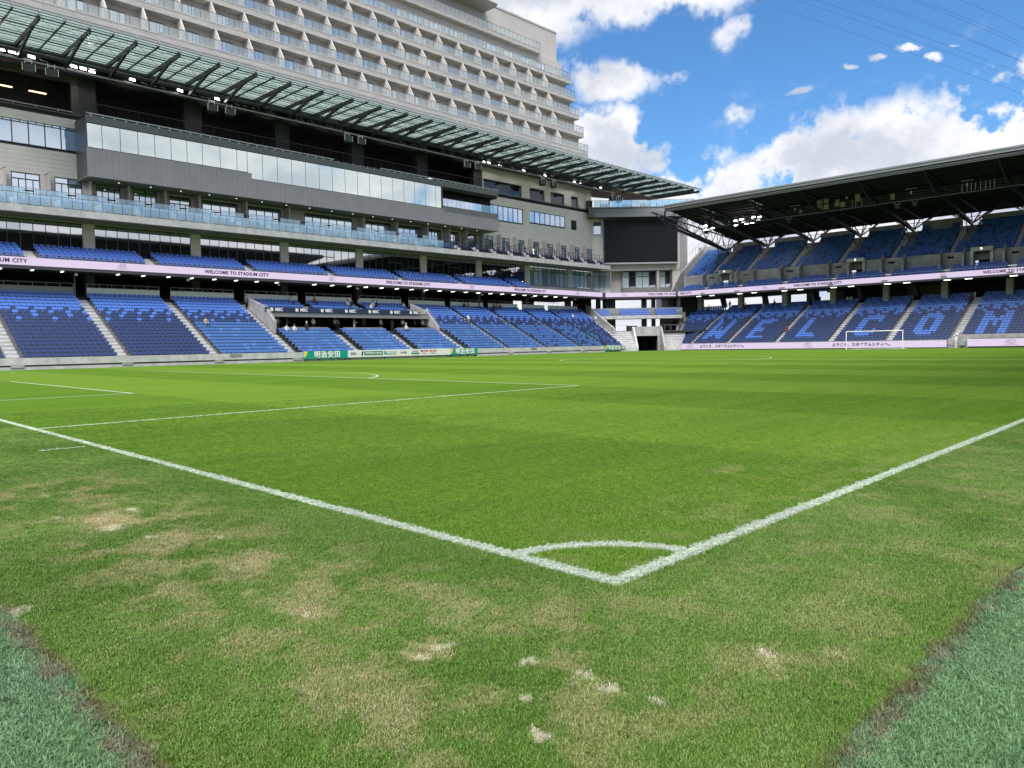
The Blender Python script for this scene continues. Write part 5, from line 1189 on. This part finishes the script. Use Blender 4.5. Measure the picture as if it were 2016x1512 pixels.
# catwalk with fittings
ck = MB(ENDT); ck.box(EY1, 64, 113.6, 114.6, 21.28, 21.34); ck.box(EY1, 64, 113.5, 113.6, 21.24, 21.36, 1)
for z_ in (21.65, 22.0, 22.35): ck.box(EY1, 64, 113.52, 113.56, z_, z_+.035, 1)
for k in range(40): y = 63-1.9*k; ck.box(y-.02, y+.02, 113.52, 113.56, 21.3, 22.4); ck.beam((y, 114.5, 21.3), (y, 114.5, zr(114.5)), .05, .05)
part('catwalk', ck, [BLACK, mat('dim steel', (.16, .165, .17), .5)], er)
yg = mat('cream panel', (.30, .28, .22), .6)
for i, (y, z, w, h) in enumerate([(45.0, 22.95, .85, .75), (44.0, 22.95, .75, .75), (45.0, 22.05, .85, .8), (44.0, 22.0, .75, .8), (42.3, 22.7, .55, .35), (42.35, 22.15, .7, .6), (41.5, 22.0, .7, .75), (40.9, 22.9, .35, .4), (39.3, 22.7, .75, 1.1), (34.4, 22.1, .6, .8), (48.0, 21.8, .4, .5)]):
    b = MB(ENDT); b.box(y-w/2, y+w/2, 113.35, 113.48, z-h/2, z+h/2); part('equipment_panel', b, yg, er)
for i, y in enumerate((40.1, 39.6, 38.7, 25.5, 24.9, 24.4, 23.9, 23.3, 22.7, 22.2, 21.7)):
    b = MB(ENDT); b.box(y-.03, y+.03, 113.4, 113.46, 21.4, 22.5); part('fitting_post', b, STEEL, er)
for i, y in enumerate((48.9, 31.9, 24.9)): b = MB(ENDT); b.box(y-.8, y+.8, 113.3, 113.4, 22.8, 22.88); b.box(y-.12, y+.12, 113.3, 113.5, 22.1, 22.5); part('camera_bracket', b, STEEL, er)
for i, (y, z) in enumerate([(66.1, 22.2), (64.6, 21.6), (66.0, 21.45), (60.3, 22.35), (59.2, 22.45), (60.2, 21.55), (58.9, 21.75), (57.0, 22.5), (55.9, 22.4), (58.2, 21.6), (57.2, 21.62), (56.2, 21.75)]):
    put('floodlight', FON, None, (115.6, y, z), rz=-pi/2, label=f'lit floodlight under the end stand roof, {ORD[i]} from its gable end', category='floodlight', group='floodlights under the end stand roof')
for i, y in enumerate((65, 50, 33.8, 31.5)):
    b = MB(); b.beam((-.35, 0, 0), (.35, 0, 0), .06, .06); b.beam((-.35, 0, 0), (-.35, 0, .4), .06, .06); b.beam((.35, 0, 0), (.35, 0, .4), .06, .06); b.box(-.3, .3, -.1, .5, -.55, -.1, 1)
    put('speaker', b.mesh('speaker_end', [CATL, BLACK]), None, (113.6, y, 20.9), rz=-pi/2, label=f'small black loudspeaker on a pale bracket below the end roof catwalk, {ORD[i]} from the gable', category='speaker', group='loudspeakers under the end roof')
b = MB(); b.cyl((0, 0, 0), (0, 0, 4.6), .035, 6, r2=.015); b.box(-.12, .12, -.12, .12, 0, .15); put('lightning_rod', b.mesh('lightning_rod', CATL), None, (115, 61.8, 23.4), label='thin upright lightning rod on the end stand roof', category='rod')
b = MB(); b.cyl((0, 0, 0), (0, 0, 1.3), .04, 6); b.beam((0, 0, 1.3), (0, -.5, 1.4), .06, .06); b.box(-.1, .1, -.75, -.45, 1.34, 1.44); put('wall_lantern', b.mesh('wall_lantern', DARK2), None, (131.4, 75.6, 20.7), label='small lamp on a post at the gable end of the upper tier', category='lamp')
seats.done(label='thousands of further blue and navy folding seats filling the farther blocks of both stands', group=None, kind='stuff')

# ================================================================== RIBBON AND PITCHSIDE DISPLAYS
def logo_mesh(s=1.):
    """line drawing of a stadium roof and blocks"""
    b = MB(); th = .05*s
    def ln(p, q): b.beam((p[0]*s, 0, p[1]*s), (q[0]*s, 0, q[1]*s), .02, th)
    for p, q in (((-.7, 0), (-.15, 0)), ((-.7, 0), (-.5, .3)), ((-.5, .3), (-.2, .3)), ((-.45, .15), (-.2, .15)), ((-.4, .3), (-.2, .45)), ((-.1, 0), (-.1, .55)), ((-.1, .55), (.35, .55)), ((.35, .55), (.35, 0)), ((-.1, 0), (.35, 0)), ((-.1, .28), (.3, .28)), ((.45, .0), (.7, .0)), ((.45, .3), (.65, .45)), ((.5, .15), (.7, .2)), ((-.3, -.14), (.4, -.14))): ln(p, q)
    for k in range(11): b.box((-.95+.18*k)*s, (-.85+.18*k)*s, -.01, .01, -.36*s, -.27*s)
    return b.mesh('emblem', mat('dim mauve print', (.16, .10, .22), .6))
LM = logo_mesh(.62)
WTC = 'WELCOME TO STADIUM CITY'
TM = upright(text_mesh(WTC, .54, TXTD, .012, .020, space=1.10), 0)
rb = thing('ribbon_display', 'long pale pink ribbon screen reading WELCOME TO STADIUM CITY along the main stand', 'display', (60, 83.3, 10.5))
b = MB()
for k in range(int(106/3)): x = XL+3*k; b.box(x, min(x+2.99, 108.55), YF-.10, YF, 10.14, 10.93)
part('screen_panel', b, PINK, rb, kind='stuff'); b = MB(); b.box(XL, 108.6, YF, YF+.16, 9.86, 10.95); b.box(XL, 108.6, YF-.12, YF+.1, 9.82, 9.93); part('housing', b, GREYD, rb)
for x in (11.3, 36.8, 62.3, 87.9): put('lettering', TM, rb, (x, YF-.12, 10.535))
for x in (-2, 24.0, 49.6, 74.6, 100.3): 
    if x > 0: put('emblem', LM, rb, (x, YF-.12, 10.50))
rb2 = thing('ribbon_display', 'short pink ribbon screen across the corner below the big screen', 'display', DIAT(0, 8.8, 10.5))
WR = 12.3/sqrt(2)
b = MB(DIAT); b.box(-6.05, 7.2, WR-.1, WR, 10.14, 10.93); part('screen_panel', b, PINK, rb2); b = MB(DIAT); b.box(-6.1, 7.25, WR, WR+.2, 9.85, 10.95); b.box(-6.3, 7.3, WR+.2, WR+7, 9.9, 10.9); part('housing', b, GREYD, rb2)
TMd = upright(text_mesh('WELCOME TO STAD', .54, TXTD, .012, .020, space=1.10), -pi/4); put('lettering', TMd, rb2, DIAT(4.7, WR-.12, 10.535))
LMd = LM.copy(); LMd.transform(Matrix.Rotation(-pi/4, 4, 'Z')); put('emblem', LMd, rb2, DIAT(-2.6, WR-.12, 10.5))
rb3 = thing('ribbon_display', 'long pink ribbon screen along the front of the upper end tier', 'display', (118.5, 40, 10.5))
b = MB(ENDT)
for k in range(29): y = 73.6-3*k; b.box(max(y-2.99, EY1), y, 118.4, 118.5, 10.14, 10.93)
part('screen_panel', b, PINK, rb3, kind='stuff'); b = MB(ENDT); b.box(EY1, 73.65, 118.5, 118.7, 9.86, 10.95); part('housing', b, GREYD, rb3)
TMe = TM.copy(); TMe.transform(Matrix.Rotation(-pi/2, 4, 'Z')); LMe = LM.copy(); LMe.transform(Matrix.Rotation(-pi/2, 4, 'Z'))
for y in (47.4, 20.0): put('lettering', TMe, rb3, (118.38, y, 10.535))
TMu = upright(text_mesh('IUM CITY', .54, TXTD, .012, .020, space=1.10), -pi/2); put('lettering', TMu, rb3, (118.38, 72.0, 10.535))
for y in (56.4, 29.0): put('emblem', LMe, rb3, (118.38, y, 10.5))
# pitchside boards
JP = 'ようこそ、スタジアムシティへ。'
jt = upright(text_mesh(JP, .56, TXTD, .012, .022, space=1.05), -pi/2); LB = logo_mesh(.9); LB.transform(Matrix.Rotation(-pi/2, 4, 'Z'))
for nm, y0, y1, z0, z1, tx, lg in (('long pale pink screen with Japanese text along the end stand behind the goal', 26.4, 70.5, .12, 1.08, (60.2, 37.6), (66.4, 45.6)), ('pink screen with a stadium emblem in front of the raised concrete wall', 2, 23.95, .2, 1.2, (), (19.0,))):
    t = thing('led_board', nm, 'advertising board', (110.7, (y0+y1)/2, 0)); b = MB(ENDT)
    n = int((y1-y0)/2.2)
    for k in range(n): a0 = y0+(y1-y0)*k/n; b.box(a0+.01, a0+(y1-y0)/n-.01, 110.62, 110.7, z0, z1)
    part('screen_panel', b, PINK, t); b = MB(ENDT); b.box(y0, y1, 110.7, 110.85, z0-.04, z1+.02); 
    for k in range(n): a0 = y0+(y1-y0)*(k+.5)/n; b.box(a0-.1, a0+.1, 110.66, 110.9, 0, z0)
    part('frame', b, BLACK, t)
    for y in tx: put('lettering', jt, t, (110.60, y, (z0+z1)/2))
    for y in lg: put('emblem', LB, t, (110.60, y, .62))
# advertising boards of the main stand
YA = 72.30
def board(name, x0, x1, z0, z1, m, label): 
    t = thing(name, label, 'advertising board', ((x0+x1)/2, YA, z0)); b = MB(); b.box(x0, x1, YA, YA+.12, z0, z1); part('board_panel', b, m, t); b = MB()
    for k in range(4): x = x0+.3+(x1-x0-.6)*k/3; b.box(x-.03, x+.03, YA+.12, YA+.2, 0, z0+.3)
    part('support', b, BLACK, t); return t
def corner_sun(t, x0, z1, r=.55):
    pts_ = [(x0, z1)]+[(x0+r*cos(-a*pi/2/8)*.9, z1+r*1.25*sin(-a*pi/2/8)) for a in range(9)]
    b = MB(); i = 0; b.v = [(p[0], YA-.006, p[1]) for p in pts_]; b.f = [tuple(range(len(pts_)))]; b.m = [0]; part('sun_print', b, mat('yellow print', (.80, .62, .12), .6), t)
for (x0, x1, lab) in ((39.0, 44.75, 'green advertising board with white Japanese characters, nearest one, before the white sponsor board'), (60.6, 65.5, 'green advertising board with white Japanese characters, beyond the white sponsor board'), (94.3, 98.6, 'green advertising board with white characters at the far corner of the main stand')):
    t = board('advertising_board', x0, x1, .26, 1.12, GREENB, lab); corner_sun(t, x0, 1.12)
    put('lettering', upright(text_mesh('明治安田', .80, WHITEP, .012, .026, space=1.18), 0), t, ((x0+x1)/2+.15, YA-.02, .68))
t = thing('advertising_board', 'small green board standing beside the jamb of the tunnel mouth', 'advertising board', DIAT(-2.3, -.5, 0), -pi/4)
b = MB(); b.box(-.85, .45, 0, .1, .02, 1.75); put('board_panel', b.mesh('panel', GREENB), t, local=True); put('lettering', upright(text_mesh('明治安田', .32, WHITEP, .01, .012), 0), t, (-.2, -.02, 1.0), local=True)
t = board('advertising_board', 44.78, 60.58, .30, 1.14, mat('white advertising board', (.76, .76, .75), .5), 'white sponsor board with 2024 and league logos between the two green boards')
def patch(x0, x1, z0, z1, m): b = MB(); b.box(x0, x1, YA-.012, YA-.001, z0, z1); part('logo_patch', b, m, t)
GP = mat('deep green print', (.02, .22, .12), .6); MG = mat('magenta print', (.35, .02, .16), .6); RD_ = mat('red print', (.62, .08, .06), .6); INK = mat('dark grey print', (.10, .11, .12), .6)
put('lettering', upright(text_mesh('2024', .40, INK, .008, .004), 0), t, (45.55, YA-.02, .74))
patch(47.05, 49.75, .52, .98, GP); put('lettering', upright(text_mesh('明治安田 J2 LEAGUE', .26, WHITEP, .008, .008), 0), t, (48.4, YA-.03, .75))
b = MB(); b.plate([(-.2, .3), (.2, .3), (.2, -.05), (0, -.3), (-.2, -.05)], .01); o = put('emblem', b.mesh('shield', WHITEP), t, (46.7, YA-.02, .74)); b = MB(); b.plate([(0, .22), (.17, .27), (.18, -.06), (0, -.27), (-.12, -.10), (.02, -.02)], .01); put('emblem', b.mesh('shield_mark', BLACK), t, (46.7, YA-.035, .74))
patch(49.95, 51.75, .55, .95, GREENB); put('lettering', upright(text_mesh('明治安田', .36, WHITEP, .008, .012), 0), t, (50.95, YA-.03, .75))
put('lettering', upright(text_mesh('DAZN', .34, INK, .008, .004), 0), t, (52.9, YA-.02, .74))
put('lettering', upright(text_mesh('KONAMI', .24, INK, .008, .0), 0), t, (54.75, YA-.02, .87)); patch(54.1, 55.35, .48, .68, GP)
patch(55.6, 56.8, .78, .98, MG); put('lettering', upright(text_mesh('AEON', .18, WHITEP, .006, .004), 0), t, (56.2, YA-.03, .88)); put('lettering', upright(text_mesh('docomo', .2, RD_, .006, .0), 0), t, (56.2, YA-.02, .58))
patch(57.0, 58.2, .78, .98, RD_); put('lettering', upright(text_mesh('MEDIA', .16, WHITEP, .006, .0), 0), t, (57.6, YA-.03, .88)); put('lettering', upright(text_mesh('まいにち', .2, INK, .006, .0), 0), t, (57.6, YA-.02, .58))
# navy banner over the suite
t = thing('banner', 'dark navy banner repeating a white star and MSC above the suite opening', 'banner', (50, 79.8, 6.1))
b = MB(); b.box(SU0-.5, SU1-1.9, 79.78, 79.86, 5.86, 6.44); part('cloth', b, NAVYB, t)
mt = upright(text_mesh('MSC', .52, WHITEP, .012, .022), 0); st = MB(); st.plate([(-.25, 0), (-.17, .06), (-.19, .19), (-.06, .17), (0, .25), (.06, .17), (.19, .19), (.17, .06), (.25, 0), (.17, -.06), (.19, -.19), (.06, -.17), (0, -.28), (-.06, -.17), (-.19, -.19), (-.17, -.06)], .02); st = st.mesh('star', WHITEP)
for k, x in enumerate((39.9, 43.2, 46.7, 50.2, 53.8, 57.3, 60.6)):
    put('emblem', st, t, (x-.68, 79.74, 6.16)); put('lettering', mt, t, (x+.28, 79.76, 6.15))
# ================================================================== GOAL
def goal(x, sgn, label):
    t = thing('football_goal', label, 'goal', (x, 34, 0)); r = .06
    for y in (30.34-r, 37.66+r): b = MB(); b.cyl((x, y, 0), (x, y, 2.44+2*r), r, 12); part('post', b, WHITEP, t)
    b = MB(); b.cyl((x, 30.28, 2.50), (x, 37.72, 2.50), r, 12); part('crossbar', b, WHITEP, t)
    b = MB()
    for y in (30.34, 37.66): b.cyl((x, y, .02), (x+sgn*1.9, y, .02), .03, 6)
    b.cyl((x+sgn*1.9, 30.34, .02), (x+sgn*1.9, 37.66, .02), .03, 6); part('ground_frame', b, WHITEP, t)
goal(105.0, 1, 'white football goal without a net in front of the end stand'); 
# ================================================================== OVERHEAD WIRES
wm = mat('power cable', (.05, .07, .11), .6)
WI = [((150.6, 75.0, 75.2), (170.8, 53.8, 64.8), (191.0, 32.6, 53.6)), ((157.3, 68.2, 74.9), (174.2, 50.5, 66.1), (191.1, 32.7, 56.5)), ((160.4, 65.1, 74.8), (175.8, 48.9, 66.7), (191.2, 32.7, 57.9)), ((167.2, 58.2, 74.6), (179.3, 45.5, 67.9), (191.3, 32.8, 60.5)),
      ((168.6, 56.7, 74.6), (180.0, 44.8, 68.0), (191.3, 32.8, 60.6)), ((174.6, 50.7, 74.5), (183.0, 41.8, 69.5), (191.5, 32.9, 63.8)), ((175.8, 49.5, 74.4), (183.7, 41.2, 69.9), (191.5, 32.9, 64.6)), ((182.0, 43.2, 74.3), (186.8, 38.1, 71.4), (191.7, 33.0, 67.8))]
for i, (p, q, r_) in enumerate(WI):
    p, q, r_ = Vector(p), Vector(q), Vector(r_); b = MB(); last = None
    for k in range(-6, 15):
        s_ = k/8; pt_ = p*(2*(s_-.5)*(s_-1))+q*(-4*s_*(s_-1))+r_*(2*s_*(s_-.5))
        if last is not None: b.cyl(tuple(last), tuple(pt_), .024, 5)
        last = pt_
    part('power_line', b, wm, None, label=f'thin overhead power cable crossing the blue sky above the end stand, {ORD[i]} from the lowest', cat='cable', group='overhead power cables')
# round black tables along two stairways of the middle blocks
tb = MB(); tb.cyl((0, 0, 0), (0, 0, .62), .04, 6); tb.cyl((0, 0, .62), (0, 0, .72), .24, 12, 0); tb.cyl((0, 0, .72), (0, 0, .735), .12, 10, 1); tb.cyl((0, 0, .28), (0, 0, .58), .17, 10); tb = tb.mesh('drink_table', [BLACK, WHITEP])
for a_, (st_, nr) in enumerate(((38.9, 8), (47.5, 8), (55.95, 8), (64.75, 8))):
    for i in range(nr): put('drink_table', tb, None, (st_+.08, yrow(i)+.35, zrow(i)), label=f'round black drink table, {NUM[i]} row up, on the {["third", "fourth", "fifth", "sixth"][a_]} stairway of the main stand', category='table', group='drink tables beside the suite blocks')
# ================================================================== PEOPLE
def body_mesh(name, J, E, pose):
    me = bpy.data.meshes.new('t'); me.from_pydata([j[:3] for j in J], E, []); o = bpy.data.objects.new('t', me); COL.objects.link(o)
    sk = o.modifiers.new('s', 'SKIN'); o.modifiers.new('u', 'SUBSURF').levels = 1; sk.use_smooth_shade = True
    for i, j in enumerate(J): v = me.skin_vertices[0].data[i]; v.radius = (j[3], j[4] if len(j) > 4 else j[3]); v.use_root = (i == 0)
    dg = bpy.context.evaluated_depsgraph_get(); m2 = bpy.data.meshes.new_from_object(o.evaluated_get(dg)); bpy.data.objects.remove(o); bpy.data.meshes.remove(me); m2.name = name
    m2.materials.clear()
    for _ in range(4): m2.materials.append(None)
    for p in m2.polygons:                # 0 shoes and hands' skin are split by place: skin, shirt, trousers, shoes
        c = p.center; h_ = pose['head']; 
        if (Vector(c)-Vector(h_)).length < .19 or any((Vector(c)-Vector(q)).length < .10 for q in pose['hands']): p.material_index = 0
        elif any((Vector(c)-Vector(q)).length < .15 for q in pose['feet']): p.material_index = 3
        elif c.z > pose['waist'] : p.material_index = 1
        else: p.material_index = 2
    return m2
def stand_pose(step=0., armb=0.):
    J = [(0, 0, .95, .15, .11), (0, 0, 1.15, .15, .10), (0, 0, 1.38, .17, .10), (0, 0, 1.50, .055), (0, -.01, 1.58, .085, .095), (0, -.01, 1.68, .085, .10)]
    E = [(0, 1), (1, 2), (2, 3), (3, 4), (4, 5)]; hands = []; feet = []
    for s in (-1, 1):
        k = len(J); st_ = step*s
        J += [(s*.20, 0, 1.40, .055), (s*.24, -.02-armb*.1, 1.14, .042), (s*.20, -.12-armb*.2, .92+armb*.15, .034), (s*.19, -.18-armb*.22, .86+armb*.2, .036)]
        E += [(2, k), (k, k+1), (k+1, k+2), (k+2, k+3)]; hands.append(J[-1][:3]); k = len(J)
        J += [(s*.10, 0, .88, .09), (s*.11, -st_*.15, .50, .065), (s*.11, st_*.2+.02, .10, .045), (s*.12, st_*.2-.14, .05, .04)]
        E += [(0, k), (k, k+1), (k+1, k+2), (k+2, k+3)]; feet += [J[-1][:3], J[-2][:3]]
    return J, E, dict(head=(0, -.01, 1.68), hands=hands, feet=feet, waist=.98)
def sit_pose():
    J = [(0, .05, .55, .16, .13), (0, .08, .78, .15, .11), (0, .06, 1.0, .17, .10), (0, .04, 1.13, .055), (0, .02, 1.2, .085, .09), (0, .02, 1.30, .085, .10)]
    E = [(0, 1), (1, 2), (2, 3), (3, 4), (4, 5)]; hands = []; feet = []
    for s in (-1, 1):
        k = len(J); J += [(s*.20, .05, 1.02, .055), (s*.24, -.02, .78, .042), (s*.16, -.22, .68, .034), (s*.12, -.30, .66, .036)]
        E += [(2, k), (k, k+1), (k+1, k+2), (k+2, k+3)]; hands.append(J[-1][:3]); k = len(J)
        J += [(s*.10, 0, .53, .09), (s*.12, -.42, .52, .07), (s*.12, -.44, .12, .048), (s*.12, -.56, .05, .04)]
        E += [(0, k), (k, k+1), (k+1, k+2), (k+2, k+3)]; feet += [J[-1][:3], J[-2][:3]]
    return J, E, dict(head=(0, .02, 1.30), hands=hands, feet=feet, waist=.62)
BM = [body_mesh('standing_body', *stand_pose()), body_mesh('walking_body', *stand_pose(.9, .3)), body_mesh('reaching_body', *stand_pose(.15, 1.)), body_mesh('seated_body', *sit_pose())]
HZ = [(0, -.01, 1.68), (0, -.01, 1.68), (0, -.01, 1.68), (0, .02, 1.30)]
def hair_mesh():
    bm = bmesh.new(); bmesh.ops.create_uvsphere(bm, u_segments=10, v_segments=7, radius=.118); 
    for v in bm.verts:
        v.co.y *= 1.08; v.co.z *= 1.1
        if v.co.z < -.02 and v.co.y < .03: v.co *= .62
    bmesh.ops.translate(bm, verts=bm.verts, vec=(0, .022, .035)); me = bpy.data.meshes.new('hair'); bm.to_mesh(me); bm.free()
    for p in me.polygons: p.use_smooth = True
    me.materials.append(None); return me
HM = hair_mesh()
SKIN = mat('skin', (.48, .30, .21), .6); HAIR = mat('black hair', (.012, .010, .010), .6); CAPW = mat('white cap', (.7, .7, .68), .7)
CLO = {c: mat('cloth '+c, v, .85) for c, v in dict(white=(.68, .68, .66), black=(.016, .016, .018), grey=(.22, .22, .22), navy=(.025, .035, .08), orange=(.40, .14, .06), pink=(.62, .25, .33), pale=(.45, .53, .62), red=(.38, .03, .03), khaki=(.22, .20, .13), beige=(.45, .40, .33)).items()}
def person(pose, loc, rz, top, bot, where, cap=False):
    t = thing('person', f'{["standing", "walking", "standing", "seated"][pose]} person in {top}, {where}', 'person', loc, rz)
    o = put('body', BM[pose], t, local=True)
    for i, m in enumerate((SKIN, CLO[top], CLO[bot], CLO['black'])): o.material_slots[i].link = 'OBJECT'; o.material_slots[i].material = m
    h = put('hair', HM, t, HZ[pose], local=True); h.material_slots[0].link = 'OBJECT'; h.material_slots[0].material = CAPW if cap else HAIR
MZ = lambda y: ZB+RI*max(0, min(NR-1, int((y-72.82)/TR)))
def sit_main(x, y, top, bot, where): yy = 72.82+TR*int((y-72.82)/TR); person(3, (x, yy+.18, MZ(yy+.01)), 0, top, bot, where)
person(0, (38.4, yrow(16)+.3, zrow(16)), .6, 'grey', 'black', 'at the top of the stairway before the suite banner')
sit_main(31.2, 79.5, 'beige', 'black', 'alone in the middle of the third block, near its stairway')
sit_main(45.2, 86.2, 'white', 'black', 'in the top row above the first MSC logos')
sit_main(48.6, 86.1, 'orange', 'black', 'in the top row beyond the first upper stairway')
sit_main(53.3, 85.6, 'white', 'black', 'in the top row before the second upper stairway')
sit_main(54.0, 85.6, 'black', 'grey', 'beside the white shirted one before the second upper stairway')
person(0, (55.4, 85.6, zrow(17)), 0, 'pale', 'black', 'on the second upper stairway above the banner')
sit_main(56.6, 84.9, 'white', 'black', 'just beyond the second upper stairway, lower one')
sit_main(57.4, 85.6, 'white', 'navy', 'right of the second upper stairway, second along')
sit_main(58.1, 85.6, 'black', 'navy', 'right of the second upper stairway, third along')
sit_main(62.8, 85.6, 'pale', 'black', 'in the top row at the far end of the suite banner')
sit_main(65.2, 84.1, 'black', 'black', 'in the block beyond the suite, near the stairway')
sit_main(66.0, 84.1, 'pale', 'black', 'in the block beyond the suite, second from the stairway')
sit_main(75.3, 85.9, 'black', 'grey', 'in the top rows past the suite, nearer of two')
sit_main(76.1, 85.9, 'khaki', 'grey', 'in the top rows past the suite, farther of two')
sit_main(78.6, 85.7, 'grey', 'black', 'in a top row just before the next stairway')
person(1, (71.9, 81.2, MZ(81.2)), 0, 'white', 'grey', 'half way down the stairway beyond the suite')
for i, (x, y, c) in enumerate(((81.9, 86.3, 'black'), (82.6, 86.3, 'grey'), (83.3, 85.8, 'navy'), (81.2, 85.0, 'black'))): sit_main(x, y, c, 'black', f'{ORD[i]} of the dark group in the far top rows')
sit_main(96.6, 84.4, 'navy', 'black', 'high in the last block, nearer than the white shirt')
sit_main(98.7, 83.2, 'white', 'black', 'high in the last block before the corner')
sit_main(103.4, 85.2, 'black', 'grey', 'at the very top beyond the main lower tier')
for i, (x, c, bt, ps) in enumerate(((40.1, 'pale', 'black', 1), (40.9, 'white', 'grey', 2), (42.6, 'pale', 'black', 2), (45.2, 'white', 'black', 0), (48.9, 'white', 'black', 2), (49.9, 'white', 'grey', 1), (51.2, 'beige', 'white', 2), (51.8, 'pink', 'pink', 1), (53.9, 'khaki', 'black', 0), (55.4, 'white', 'black', 1), (56.2, 'grey', 'black', 0), (58.6, 'beige', 'beige', 0), (59.1, 'white', 'black', 2), (60.9, 'white', 'black', 0), (64.2, 'white', 'black', 1), (65.6, 'white', 'black', 1))):
    xx = min(x-(1.2 if x > 60 else 0), 62.6); yy = 80.6+(i % 3)*.9
    person(ps, (xx, yy, 3.62), (-.5, .4, 1.2, 0)[i % 4], c, bt, f'in the suite under the banner, {ORD[i] if i < 12 else ORD[i-12]} from its {"near" if i < 12 else "far"} side', cap=(i in (3, 8)))
person(3, (40.3, 78.25, 3.0), 0, 'white', 'black', 'on the chairs at the near corner below the suite counter'); person(3, (41.3, 78.25, 3.0), 0, 'white', 'grey', 'second chair at the near corner below the suite counter')
person(0, (42.9, 78.2, 2.9), 0, 'black', 'black', 'just in front of the suite counter at its near end', cap=True)
person(3, (57.9, 78.2, 3.2), 0, 'white', 'black', 'just in front of the third suite counter', cap=True)
for i, (x, c, bt) in enumerate(((41.4, 'white', 'black'), (43.4, 'grey', 'black'), (44.7, 'white', 'white'), (54.4, 'beige', 'white'), (55.0, 'white', 'grey'), (23.8, 'white', 'black'), (24.6, 'grey', 'black'), (31.6, 'grey', 'black'), (32.3, 'white', 'black'), (35.0, 'pale', 'black'), (12.5, 'white', 'black'), (70.5, 'grey', 'black'))):
    person(0, (x, 87.6, ZP-.02), (.3, -.6, 0)[i % 3], c, bt, f'{ORD[i]} one in the dark concourse {"over the suite" if 40 < x < 60 else "behind the nearest blocks" if x < 40 else "beyond the suite"}')
def sit_end(x, y, top, bot, where): i = int((x-EX)/ETR); person(3, (ex(i)+.18, y, ez(min(i, ENR-1))), -pi/2, top, bot, where)
sit_end(124.3, 70.5, 'grey', 'black', 'lounging atop the first narrow block of the end stand')
person(0, (126.3, 68.6, ZT), -pi/2, 'black', 'black', 'by the concourse gap above the first end stand stairway')
person(0, (126.6, 67.4, ZT), -pi/2, 'khaki', 'black', 'beside the black figure above the first end stand stairway')
sit_end(124.2, 63.6, 'black', 'navy', 'in the upper rows over the letter W, before the red top'); sit_end(124.2, 63.0, 'red', 'black', 'in the upper rows over the letter W')
sit_end(125.3, 57.8, 'black', 'black', 'in the top row over the before letter E'); sit_end(125.1, 55.3, 'black', 'grey', 'in the top row by a column over letter E')
sit_end(125.3, 45.0, 'white', 'black', 'in the top row over the letter L, nearer one'); sit_end(125.3, 44.4, 'white', 'grey', 'in the top row over the letter L, farther one')
sit_end(125.3, 30.2, 'black', 'black', 'in the top row over the letter O, nearer one'); sit_end(125.3, 29.7, 'black', 'grey', 'in the top row over the letter O, farther one')
sit_end(115.1, 50.9, 'red', 'black', 'alone beside the stairway before the letter L')
sit_end(124.0, 26.9, 'grey', 'black', 'near the top stair between the letters O and M')
# ================================================================== STAND BEHIND THE CAMERA (seen in the window reflections)
ns = thing('near_stand', 'opposite stand along the near touchline, seen only mirrored in the suite windows', 'stand', (55, -15, 0))
b = MB(); b.hexa([(3, -31, 22.6), (104, -31, 22.6), (104, -.5, 25.8), (3, -.5, 25.8), (3, -31, 23), (104, -31, 23), (104, -.5, 26.5), (3, -.5, 26.5)]); part('roof', b, BLACK, ns)
b = MB(); b.prism([(-7, 0), (-7, 1.2), (-20, 8), (-14, 10), (-28, 20), (-28, 0)], 5, 112); part('terrace', b, DARK2, ns)
